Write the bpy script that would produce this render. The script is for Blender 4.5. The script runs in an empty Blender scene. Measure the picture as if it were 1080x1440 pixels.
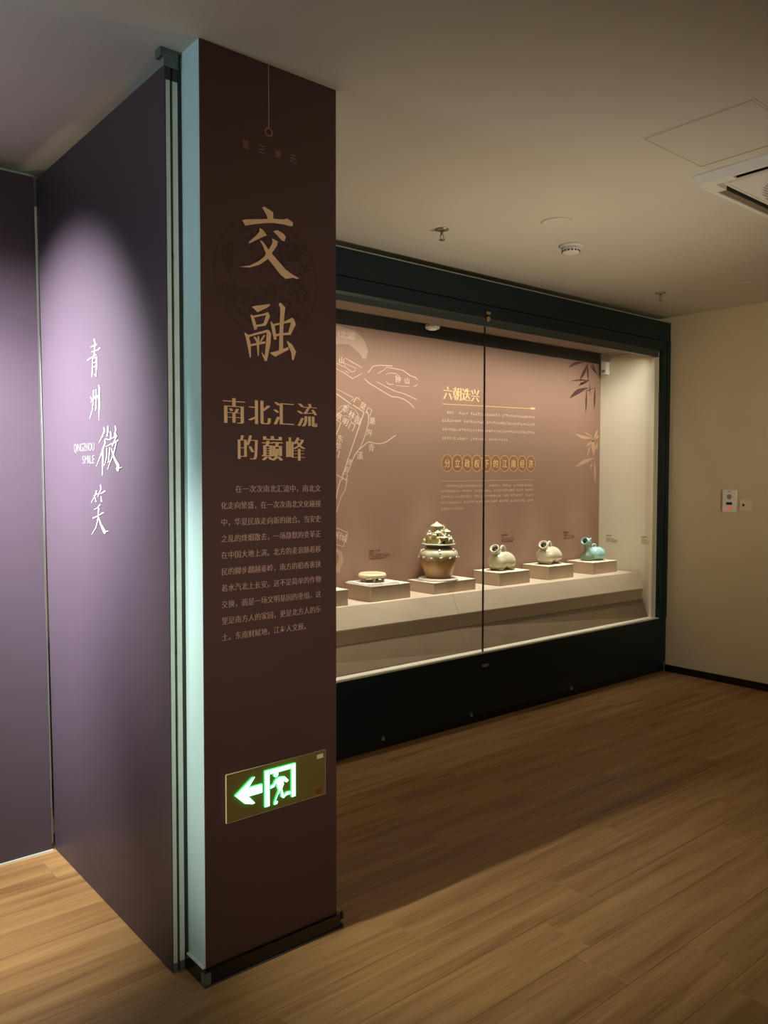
import bpy, bmesh, math, random
from mathutils import Vector, Matrix
random.seed(7)
C = bpy.context.scene.collection
PI = math.pi
def lin(c):
    return tuple((x/255/12.92 if x/255 <= .04045 else ((x/255+.055)/1.055)**2.4) for x in c)

# ------------------------------------------------------------------ camera, world, lights, exposure
CAM_H = 1.52
F_PX, YAW, PITCH, ROLL = 1136.73, 50.015, 2.371, 0.103
def make_camera():
    y, p, r = map(math.radians, (YAW, PITCH, ROLL))
    fw = Vector((math.cos(y), math.sin(y), 0)); rt = Vector((math.sin(y), -math.cos(y), 0)); up = Vector((0, 0, 1))
    f2 = fw*math.cos(p) - up*math.sin(p); u2 = up*math.cos(p) + fw*math.sin(p)
    r3 = rt*math.cos(r) + u2*math.sin(r); u3 = u2*math.cos(r) - rt*math.sin(r)
    cam = bpy.data.cameras.new('camera'); o = bpy.data.objects.new('camera', cam); C.objects.link(o)
    m = Matrix((r3, u3, -f2)).transposed().to_4x4(); m.translation = (0, 0, CAM_H)
    o.matrix_world = m
    cam.sensor_fit = 'VERTICAL'; cam.sensor_height = 36.0; cam.lens = F_PX/1440*36.0
    cam.clip_start = .02; cam.clip_end = 60
    bpy.context.scene.camera = o
make_camera()
sc = bpy.context.scene
sc.view_settings.view_transform = 'Standard'; sc.view_settings.look = 'None'
sc.view_settings.gamma = 1; sc.view_settings.use_curve_mapping = False
sc.view_settings.exposure = 0.0
w = bpy.data.worlds.new('world'); sc.world = w; w.use_nodes = True
w.node_tree.nodes['Background'].inputs[0].default_value = (1.0, .8, .55, 1)
w.node_tree.nodes['Background'].inputs[1].default_value = 0.0

def aim(o, target):
    d = Vector(target) - o.location
    o.rotation_euler = d.to_track_quat('-Z', 'Y').to_euler()
def area(name, loc, target, sx, sy, power, col, spread=180):
    l = bpy.data.lights.new(name, 'AREA'); l.shape = 'RECTANGLE'; l.size = sx; l.size_y = sy
    l.energy = power; l.color = lin(col); l.spread = math.radians(spread)
    o = bpy.data.objects.new(name, l); C.objects.link(o); o.location = loc; aim(o, target); return o
def spot(name, loc, target, power, col, cone, blend=1.0, r=.04):
    l = bpy.data.lights.new(name, 'SPOT'); l.energy = power; l.color = lin(col); l.spot_size = math.radians(cone)
    l.spot_blend = blend; l.shadow_soft_size = r
    o = bpy.data.objects.new(name, l); C.objects.link(o); o.location = loc; aim(o, target); return o
WARM = (255, 240, 210); WARM2 = (255, 250, 240); COOL = (246, 246, 255); NEUT = (255, 250, 232); SKYISH = (222, 240, 248)
# track spots of the room beyond the partition (cool white)
spot('track_spot', (-.50, 2.90, 2.70), (1.06, 3.14, 1.60), 1480, COOL, 56, 1.0, .04)
spot('track_spot', (.10, 2.20, 2.70), (.85, 3.41, 1.35), 620, COOL, 48, 1.0, .04)
spot('track_spot', (-1.2, 2.25, 2.68), (2.25, 1.90, .0), 400, NEUT, 26, 1.0, .04)
spot('track_spot', (-.3, 2.6, 2.70), (.60, 3.05, 0), 410, NEUT, 38, 1.0, .05)
area('fill_uplight', (-.9, 2.3, 1.75), (-.75, 2.25, 2.78), .7, .7, 5, SKYISH, 124)  # added unseen uplight that brightens the ceiling on the left
area('pillar_side_fill', (-2.6, 2.45, 2.1), (1.1, 2.14, 2.15), .3, .3, 4.0, SKYISH, 60)  # added unseen fill that brightens the pillar's white side
# added unseen fill lights: hall ceiling uplight, then pillar front and right wall
area('fill_uplight', (3.6, 1.35, .5), (3.0, 2.75, 2.78), .6, .6, 6, WARM, 84)
area('hall_fill', (.6, -3.6, 1.2), (1.5, 2.2, 1.35), 1.6, .8, 5.0, WARM, 34)
area('hall_fill', (1.0, -3.4, 1.9), (5.8, 2.6, 1.8), 1.2, .8, 7, WARM, 38)
# the showcase: light bars behind its header, aimed down and back, and small accent spots
area('case_light_bar', (3.45, 3.50, 2.505), (3.45, 4.00, 1.80), 4.3, .03, 19, WARM2, 110)
area('case_light_bar', (3.45, 3.68, 2.515), (3.45, 3.74, .8), 4.2, .03, 9, WARM2, 38)
for x, t, e in ((3.1, (3.13, 3.86, .9), 22), (3.65, (3.70, 3.87, 1.05), 34), (4.3, (4.33, 3.87, .95), 32), (4.85, (4.86, 3.87, .95), 34), (5.35, (5.40, 3.87, .95), 36)):
    spot('case_spot', (x, 3.56, 2.50), t, e, WARM2, 22, .8, .015)
spot('case_spot', (5.1, 3.60, 2.49), (5.69, 3.84, 1.75), 8, WARM2, 80, 1, .02)

# ------------------------------------------------------------------ materials
MATS = {}
def mat(name, col, rough=.5, metal=0, spec=.5, emit=None, estr=0, noise=0, nscale=8, bump=0, bscale=200, coat=0, alpha=None):
    if name in MATS: return MATS[name]
    m = bpy.data.materials.new(name); m.use_nodes = True; nt = m.node_tree; b = nt.nodes['Principled BSDF']
    c = lin(col) if max(col) > 1.01 else col
    b.inputs['Base Color'].default_value = (*c, 1); b.inputs['Roughness'].default_value = rough
    b.inputs['Metallic'].default_value = metal; b.inputs['Specular IOR Level'].default_value = spec
    if coat: b.inputs['Coat Weight'].default_value = coat; b.inputs['Coat Roughness'].default_value = .12
    if emit: b.inputs['Emission Color'].default_value = (*lin(emit), 1); b.inputs['Emission Strength'].default_value = estr
    if noise or bump:
        tc = nt.nodes.new('ShaderNodeTexCoord')
    if noise:
        n = nt.nodes.new('ShaderNodeTexNoise'); n.inputs['Scale'].default_value = nscale; n.inputs['Detail'].default_value = 6
        nt.links.new(tc.outputs['Object'], n.inputs['Vector'])
        mr = nt.nodes.new('ShaderNodeMapRange'); mr.inputs['From Min'].default_value = .3; mr.inputs['From Max'].default_value = .7
        mr.inputs['To Min'].default_value = 1-noise; mr.inputs['To Max'].default_value = 1+noise
        nt.links.new(n.outputs['Fac'], mr.inputs['Value'])
        mx = nt.nodes.new('ShaderNodeMix'); mx.data_type = 'RGBA'; mx.blend_type = 'MULTIPLY'; mx.inputs['Factor'].default_value = 1
        mx.inputs[6].default_value = (*c, 1); nt.links.new(mr.outputs[0], mx.inputs[7]); nt.links.new(mx.outputs[2], b.inputs['Base Color'])
    if bump:
        n2 = nt.nodes.new('ShaderNodeTexNoise'); n2.inputs['Scale'].default_value = bscale; n2.inputs['Detail'].default_value = 3
        nt.links.new(tc.outputs['Object'], n2.inputs['Vector'])
        bp = nt.nodes.new('ShaderNodeBump'); bp.inputs['Strength'].default_value = bump; bp.inputs['Distance'].default_value = .002
        nt.links.new(n2.outputs['Fac'], bp.inputs['Height']); nt.links.new(bp.outputs[0], b.inputs['Normal'])
    MATS[name] = m; return m
mat('ceiling_paint', (218, 212, 200), .85, bump=.2, bscale=90, noise=.02, nscale=2)
mat('cream_paint', (212, 196, 164), .8, bump=.25, bscale=120, noise=.03, nscale=3)
mat('white_paint', (188, 222, 222), .55, bump=.15, bscale=120)
mat('plum_film', (66, 54, 63), .5, spec=.5, bump=.12, bscale=260, noise=.04, nscale=2)
mat('plum_print', (84, 59, 59), .55, spec=.3, bump=.1, bscale=260, noise=.06, nscale=1.5)
mat('emblem_ink', (74, 50, 51), .55, spec=.3)
mat('gold_ink', (238, 198, 156), .5, noise=.06, nscale=30)
mat('gold_dull', (172, 138, 104), .5)
mat('grey_ink', (206, 172, 162), .6)
mat('white_ink', (176, 173, 170), .5)
mat('mural_print', (158, 125, 105), .6, spec=.25, noise=.05, nscale=1.2)
mat('mural_line', (222, 192, 166), .6)
mat('mural_pale', (184, 152, 128), .6)
mat('mural_gold', (240, 208, 144), .5)
mat('coin_fill', (150, 104, 70), .6)
mat('coin_ring', (208, 162, 108), .5)
mat('bamboo_dark', (74, 44, 40), .6)
mat('bamboo_light', (202, 162, 132), .6)
mat('caption_ink', (92, 58, 44), .6)
mat('caption_grey', (150, 138, 110), .6)
mat('case_paint', (18, 37, 42), .38, spec=.25, bump=.05, bscale=300)
mat('case_trim', (56, 64, 63), .4, metal=.1, noise=.03)
mat('black_slot', (8, 10, 10), .7)
mat('side_cream', (232, 224, 198), .7, noise=.02, nscale=2)
mat('soffit', (120, 104, 84), .6)
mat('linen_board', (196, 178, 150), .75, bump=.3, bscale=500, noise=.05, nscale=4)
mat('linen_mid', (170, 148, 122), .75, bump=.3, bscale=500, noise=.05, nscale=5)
mat('board_top_lit', (224, 213, 190), .75, bump=.2, bscale=500)  # paler than the cloth: light from above put into the pedestal tops
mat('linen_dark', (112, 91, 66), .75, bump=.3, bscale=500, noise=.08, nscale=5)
mat('pedestal_cloth', (190, 168, 142), .8, bump=.3, bscale=600, noise=.04, nscale=9)
mat('sill_cream', (222, 216, 190), .5)
mat('aluminium', (214, 228, 220), .4, metal=.1, noise=.08, nscale=14, bump=.05)
mat('zinc', (96, 112, 110), .45, metal=.2, noise=.15, nscale=40)
mat('dark_channel', (52, 60, 58), .5, metal=.3)
mat('rubber_dark', (30, 36, 34), .6)
mat('black_gloss', (14, 14, 15), .22, spec=.6)
mat('clear_edge', (90, 84, 76), .3)
mat('brass', (190, 170, 120), .3, metal=.9)
mat('steel', (170, 165, 155), .3, metal=.9)
mat('edge_grey', (150, 156, 150), .4)
mat('white_plastic', (236, 233, 226), .4)
mat('cream_plastic', (226, 207, 176), .45)
mat('dark_hole', (12, 12, 12), .6)
mat('grille_grey', (150, 138, 122), .5)
mat('vane', (126, 112, 92), .5)
mat('exit_plate', (128, 112, 64), .12, spec=.6, coat=.3)
mat('exit_glow', (230, 255, 235), .4, emit=(150, 255, 190), estr=2.6)
mat('exit_edge', (60, 220, 110), .4, emit=(20, 220, 90), estr=3.2)
mat('acrylic_edge', (200, 190, 150), .15)
mat('red_ink', (150, 30, 30), .5)
mat('red_lamp', (255, 110, 90), .4, emit=(255, 90, 70), estr=.45)
mat('jar_neck_shade', (104, 88, 58), .4, noise=.25, nscale=60)  # dark tone puts the shade beneath the rim into the neck colour
mat('foam_white', (236, 230, 214), .7)
mat('lamp_white', (225, 220, 210), .4, emit=(255, 235, 210), estr=.12)
mat('shadow_gap', (18, 18, 18), .7)

def ramp_mat(name, stops, axis='Z', lo=0, hi=1, rough=.25, spec=.5, noise=.12, nscale=25, bump=.3, bscale=60, coat=.3):
    m = bpy.data.materials.new(name); m.use_nodes = True; nt = m.node_tree; b = nt.nodes['Principled BSDF']
    tc = nt.nodes.new('ShaderNodeTexCoord'); sp = nt.nodes.new('ShaderNodeSeparateXYZ'); nt.links.new(tc.outputs['Object'], sp.inputs[0])
    n = nt.nodes.new('ShaderNodeTexNoise'); n.inputs['Scale'].default_value = nscale; n.inputs['Detail'].default_value = 5
    nt.links.new(tc.outputs['Object'], n.inputs['Vector'])
    mr = nt.nodes.new('ShaderNodeMapRange'); mr.inputs['From Min'].default_value = lo; mr.inputs['From Max'].default_value = hi
    nt.links.new(sp.outputs[axis], mr.inputs['Value'])
    ad = nt.nodes.new('ShaderNodeMath'); ad.operation = 'MULTIPLY_ADD'; ad.inputs[1].default_value = noise*2; ad.inputs[2].default_value = -noise
    nt.links.new(n.outputs['Fac'], ad.inputs[0])
    a2 = nt.nodes.new('ShaderNodeMath'); a2.operation = 'ADD'; nt.links.new(mr.outputs[0], a2.inputs[0]); nt.links.new(ad.outputs[0], a2.inputs[1])
    cr = nt.nodes.new('ShaderNodeValToRGB'); el = cr.color_ramp.elements
    for i, (p, c) in enumerate(stops):
        e = el[i] if i < 2 else el.new(p); e.position = p; e.color = (*lin(c), 1)
    nt.links.new(a2.outputs[0], cr.inputs[0]); nt.links.new(cr.outputs[0], b.inputs['Base Color'])
    n3 = nt.nodes.new('ShaderNodeTexNoise'); n3.inputs['Scale'].default_value = bscale; nt.links.new(tc.outputs['Object'], n3.inputs['Vector'])
    bp = nt.nodes.new('ShaderNodeBump'); bp.inputs['Strength'].default_value = bump; bp.inputs['Distance'].default_value = .004
    nt.links.new(n3.outputs['Fac'], bp.inputs['Height']); nt.links.new(bp.outputs[0], b.inputs['Normal'])
    b.inputs['Roughness'].default_value = rough; b.inputs['Specular IOR Level'].default_value = spec; b.inputs['Coat Weight'].default_value = coat
    MATS[name] = m; return m
ramp_mat('jar_glaze', [(0, (176, 124, 88)), (.22, (204, 164, 106)), (.37, (158, 118, 70)), (.44, (176, 168, 124)), (.54, (206, 206, 172)), (1, (190, 188, 156))], lo=0, hi=.36, nscale=18)
ramp_mat('jar_tower_glaze', [(0, (150, 130, 74)), (.5, (178, 160, 100)), (1, (200, 194, 158))], lo=.22, hi=.34, nscale=60, noise=.4)
ramp_mat('celadon', [(0, (150, 138, 96)), (.35, (186, 180, 142)), (1, (206, 202, 170))], lo=0, hi=.12, nscale=30, noise=.25, bscale=45)
ramp_mat('celadon_pale', [(0, (160, 140, 108)), (.35, (196, 182, 150)), (1, (218, 208, 182))], lo=0, hi=.12, nscale=30, noise=.25, bscale=45)
ramp_mat('turquoise_glaze', [(0, (110, 156, 140)), (.4, (150, 200, 192)), (1, (184, 226, 222))], lo=0, hi=.12, nscale=28, noise=.3, bscale=50)
ramp_mat('olive_green_glaze', [(0, (104, 120, 86)), (.5, (118, 146, 116)), (1, (150, 190, 168))], lo=0, hi=.14, nscale=28, noise=.3, bscale=50)
ramp_mat('dish_glaze', [(0, (150, 126, 96)), (.5, (206, 184, 140)), (1, (238, 218, 170))], lo=0, hi=.055, nscale=30, noise=.2)

def wood():
    m = bpy.data.materials.new('oak_plank'); m.use_nodes = True; nt = m.node_tree; b = nt.nodes['Principled BSDF']
    N = nt.nodes.new; L = nt.links.new
    tc = N('ShaderNodeTexCoord'); oi = N('ShaderNodeObjectInfo')
    geo = N('ShaderNodeNewGeometry')
    sc_ = N('ShaderNodeVectorMath'); sc_.operation = 'SCALE'; sc_.inputs['Scale'].default_value = 37.0
    cmb = N('ShaderNodeCombineXYZ'); L(oi.outputs['Random'], cmb.inputs[0]); L(oi.outputs['Random'], cmb.inputs[1]); L(cmb.outputs[0], sc_.inputs[0])
    ad = N('ShaderNodeVectorMath'); ad.operation = 'ADD'; L(geo.outputs['Position'], ad.inputs[0]); L(sc_.outputs[0], ad.inputs[1])
    mp = N('ShaderNodeMapping'); mp.inputs['Scale'].default_value = (.8, 17, 1); L(ad.outputs[0], mp.inputs[0])
    n1 = N('ShaderNodeTexNoise'); n1.inputs['Scale'].default_value = 1.0; n1.inputs['Detail'].default_value = 7; n1.inputs['Roughness'].default_value = .62; n1.inputs['Distortion'].default_value = .5; L(mp.outputs[0], n1.inputs['Vector'])
    mp2 = N('ShaderNodeMapping'); mp2.inputs['Scale'].default_value = (5, 120, 1); L(ad.outputs[0], mp2.inputs[0])
    n2 = N('ShaderNodeTexNoise'); n2.inputs['Scale'].default_value = 1.0; n2.inputs['Detail'].default_value = 4; L(mp2.outputs[0], n2.inputs['Vector'])
    mx0 = N('ShaderNodeMath'); mx0.operation = 'MULTIPLY_ADD'; mx0.inputs[1].default_value = .28; L(n2.outputs['Fac'], mx0.inputs[0]); L(n1.outputs['Fac'], mx0.inputs[2])
    cr = N('ShaderNodeValToRGB'); e = cr.color_ramp.elements
    e[0].position = .42; e[0].color = (*lin((126, 92, 57)), 1); e[1].position = .85; e[1].color = (*lin((184, 148, 100)), 1)
    k = e.new(.6); k.color = (*lin((158, 121, 77)), 1)
    L(mx0.outputs[0], cr.inputs[0])
    mr = N('ShaderNodeMapRange'); mr.inputs['To Min'].default_value = .95; mr.inputs['To Max'].default_value = 1.04; L(oi.outputs['Random'], mr.inputs['Value'])
    mx = N('ShaderNodeMix'); mx.data_type = 'RGBA'; mx.blend_type = 'MULTIPLY'; mx.inputs['Factor'].default_value = 1
    L(cr.outputs[0], mx.inputs[6]); L(mr.outputs[0], mx.inputs[7]); L(mx.outputs[2], b.inputs['Base Color'])
    b.inputs['Roughness'].default_value = .42; b.inputs['Specular IOR Level'].default_value = .35
    bp = N('ShaderNodeBump'); bp.inputs['Strength'].default_value = .15; bp.inputs['Distance'].default_value = .002
    L(n2.outputs['Fac'], bp.inputs['Height']); L(bp.outputs[0], b.inputs['Normal'])
    MATS['oak'] = m
wood()
def glass():
    m = bpy.data.materials.new('clear_glass'); m.use_nodes = True; nt = m.node_tree; nt.nodes.clear()
    o = nt.nodes.new('ShaderNodeOutputMaterial'); t = nt.nodes.new('ShaderNodeBsdfTransparent'); t.inputs[0].default_value = (.985, .99, .985, 1)
    g = nt.nodes.new('ShaderNodeBsdfGlossy'); g.inputs['Roughness'].default_value = .01
    lw = nt.nodes.new('ShaderNodeLayerWeight'); pw = nt.nodes.new('ShaderNodeMath'); pw.operation = 'POWER'; pw.inputs[1].default_value = 5
    nt.links.new(lw.outputs['Facing'], pw.inputs[0])
    f = nt.nodes.new('ShaderNodeMath'); f.operation = 'MULTIPLY_ADD'; f.inputs[1].default_value = .9; f.inputs[2].default_value = .02; nt.links.new(pw.outputs[0], f.inputs[0])
    mx = nt.nodes.new('ShaderNodeMixShader'); nt.links.new(f.outputs[0], mx.inputs[0]); nt.links.new(t.outputs[0], mx.inputs[1]); nt.links.new(g.outputs[0], mx.inputs[2])
    nt.links.new(mx.outputs[0], o.inputs[0]); MATS['glass'] = m
glass()

# ------------------------------------------------------------------ helpers
def mesh_obj(name, verts, faces, m, parent=None, smooth=False):
    me = bpy.data.meshes.new(name); me.from_pydata([tuple(v) for v in verts], [], faces); me.update()
    return link(name, me, m, parent, smooth)
def link(name, me, m, parent=None, smooth=False):
    if m and not me.materials: me.materials.append(MATS[m])
    if smooth:
        for p in me.polygons: p.use_smooth = True
    o = bpy.data.objects.new(name, me); C.objects.link(o)
    if parent:
        o.parent = parent
        # children are built in world space; bring them into the parent's frame
        M = parent_world(parent).inverted()
        me.transform(M) if me.users == 1 else None
    return o
def parent_world(p):
    M = p.matrix_basis.copy()
    while p.parent: p = p.parent; M = p.matrix_basis @ M
    return M
def bm_link(name, bm, m, parent=None, smooth=False):
    me = bpy.data.meshes.new(name); bmesh.ops.recalc_face_normals(bm, faces=bm.faces[:]); bm.to_mesh(me); bm.free()
    o = link(name, me, m, parent, smooth)
    return o
def bx(bm, x0, x1, y0, y1, z0, z1, bev=0):
    r = bmesh.ops.create_cube(bm, size=1); vs = r['verts']
    for v in vs:
        v.co = Vector((x0 if v.co.x < 0 else x1, y0 if v.co.y < 0 else y1, z0 if v.co.z < 0 else z1))
    if bev:
        es = list({e for v in vs for e in v.link_edges})
        bmesh.ops.bevel(bm, geom=es, offset=bev, segments=2, affect='EDGES', profile=.7)
def box(name, x0, x1, y0, y1, z0, z1, m, parent=None, bev=0):
    bm = bmesh.new(); bx(bm, x0, x1, y0, y1, z0, z1, bev); return bm_link(name, bm, m, parent)
def boxes(name, L, m, parent=None, bev=0):
    bm = bmesh.new()
    for b in L: bx(bm, *b, bev)
    return bm_link(name, bm, m, parent)
def each(name, L, m, parent=None, bev=0):
    return [box(name, *q, m, parent, bev) for q in L]
def lathe_bm(bm, prof, cx, cy, cz, n=40, M=None, ang=2*PI):
    rings = []
    for r, z in prof:
        ring = []
        for i in range(n):
            a = ang*i/n; v = Vector((r*math.cos(a), r*math.sin(a), z))
            if M: v = M @ v
            ring.append(bm.verts.new(v + Vector((cx, cy, cz))))
        rings.append(ring)
    for a, b in zip(rings, rings[1:]):
        for i in range(n): bm.faces.new((a[i], a[(i+1) % n], b[(i+1) % n], b[i]))
    if prof[0][0] > 1e-5: bm.faces.new(rings[0][::-1])
    if prof[-1][0] > 1e-5: bm.faces.new(rings[-1])
    bmesh.ops.remove_doubles(bm, verts=rings[0]+rings[-1], dist=1e-6)
def lathe(name, prof, c, m, parent=None, n=40, M=None, smooth=True):
    bm = bmesh.new(); lathe_bm(bm, prof, *c, n=n, M=M); return bm_link(name, bm, m, parent, smooth)
def tube_bm(bm, pts, rad, n=12):
    pts = [Vector(p) for p in pts]; rings = []
    rad = rad if isinstance(rad, (list, tuple)) else [rad]*len(pts)
    ref = Vector((0, 0, 1))
    for i, p in enumerate(pts):
        t = (pts[min(i+1, len(pts)-1)] - pts[max(i-1, 0)]).normalized()
        u = t.cross(ref) if abs(t.dot(ref)) < .95 else t.cross(Vector((1, 0, 0))); u.normalize(); v = t.cross(u)
        rings.append([bm.verts.new(p + (u*math.cos(2*PI*k/n) + v*math.sin(2*PI*k/n))*rad[i]) for k in range(n)])
    for a, b in zip(rings, rings[1:]):
        for i in range(n): bm.faces.new((a[i], a[(i+1) % n], b[(i+1) % n], b[i]))
    bm.faces.new(rings[0][::-1]); bm.faces.new(rings[-1])
def tube(name, pts, rad, m, parent=None, n=12):
    bm = bmesh.new(); tube_bm(bm, pts, rad, n); return bm_link(name, bm, m, parent, True)
def thing(name, label, cat, loc=(0, 0, 0), group=None):
    o = bpy.data.objects.new(name, None); C.objects.link(o); o.location = loc; o.empty_display_size = .05
    o['label'] = label; o['category'] = cat
    if group: o['group'] = group
    return o
def tag(o, label, cat, group=None):
    o['label'] = label; o['category'] = cat
    if group: o['group'] = group
    return o
def struct(o, label, cat):
    o['kind'] = 'structure'; o['label'] = label; o['category'] = cat; return o

# flat prints: a plane is (kind, coordinate); 'y' faces -Y with u along +X, 'x' faces -X with u along -Y
def on_plane(pl, u, v, d=0.0):
    k, c = pl
    if k == 'y': return (u, c - d, v)
    if k == 'x': return (c - d, -u, v)
    if k == 'xs': return (c - d, -u, v)
def poly_print(name, pl, polys, m, parent, d=.0012):
    bm = bmesh.new()
    for k, P in enumerate(polys):
        strip = P[0] == 's'
        vs = [bm.verts.new(on_plane(pl, u, v, d + k*.00006)) for u, v in (P[1:] if strip else P)]
        if strip:
            n = len(vs)
            for i in range(n//2-1): bm.faces.new((vs[i], vs[i+1], vs[n-2-i], vs[n-1-i]))
        else: bm.faces.new(vs)
    bmesh.ops.triangulate(bm, faces=bm.faces[:])
    bm.normal_update()
    want = Vector((0, -1, 0)) if pl[0] == 'y' else Vector((-1, 0, 0))
    for f in bm.faces:
        if f.normal.dot(want) < 0: f.normal_flip()
    me = bpy.data.meshes.new(name); bm.to_mesh(me); bm.free()
    return link(name, me, m, parent)
_txt = {}
def glyph(s, off=0.0):
    key = (s, off)
    if key in _txt: return _txt[key]
    c = bpy.data.curves.new('t', 'FONT'); c.body = s; c.resolution_u = 3; c.offset = off
    o = bpy.data.objects.new('t', c); C.objects.link(o)
    dg = bpy.context.evaluated_depsgraph_get(); me = bpy.data.meshes.new_from_object(o.evaluated_get(dg))
    V = [(v.co.x, v.co.y) for v in me.vertices]; F = [tuple(p.vertices) for p in me.polygons]
    bpy.data.objects.remove(o); bpy.data.curves.remove(c); bpy.data.meshes.remove(me)
    _txt[key] = (V, F); return _txt[key]
def text_print(name, pl, s, u0, v0, su, sv, m, parent, smear=(0,), off=0.0, rot=0, d=.0012, center=False, shear=0):
    """u0,v0: baseline start (or the centre of the em box for one character); su, sv: em size along u and v."""
    V, F = glyph(s, off); vv = []; ff = []
    ca, sa = math.cos(rot), math.sin(rot)
    for k, dx in enumerate(smear):
        base = len(vv)
        for x, y in V:
            if center: x -= .5; y -= .36
            a = (x+dx)*su; b = y*sv + shear*a
            vv.append(on_plane(pl, u0 + a*ca - b*sa, v0 + a*sa + b*ca, d + k*.00008))
        ff += [tuple(base+i for i in f) for f in F]
    return mesh_obj(name, vv, ff, m, parent)
SONG = (-.045, -.03, -.015, 0, .015, .03, .045)
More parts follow.
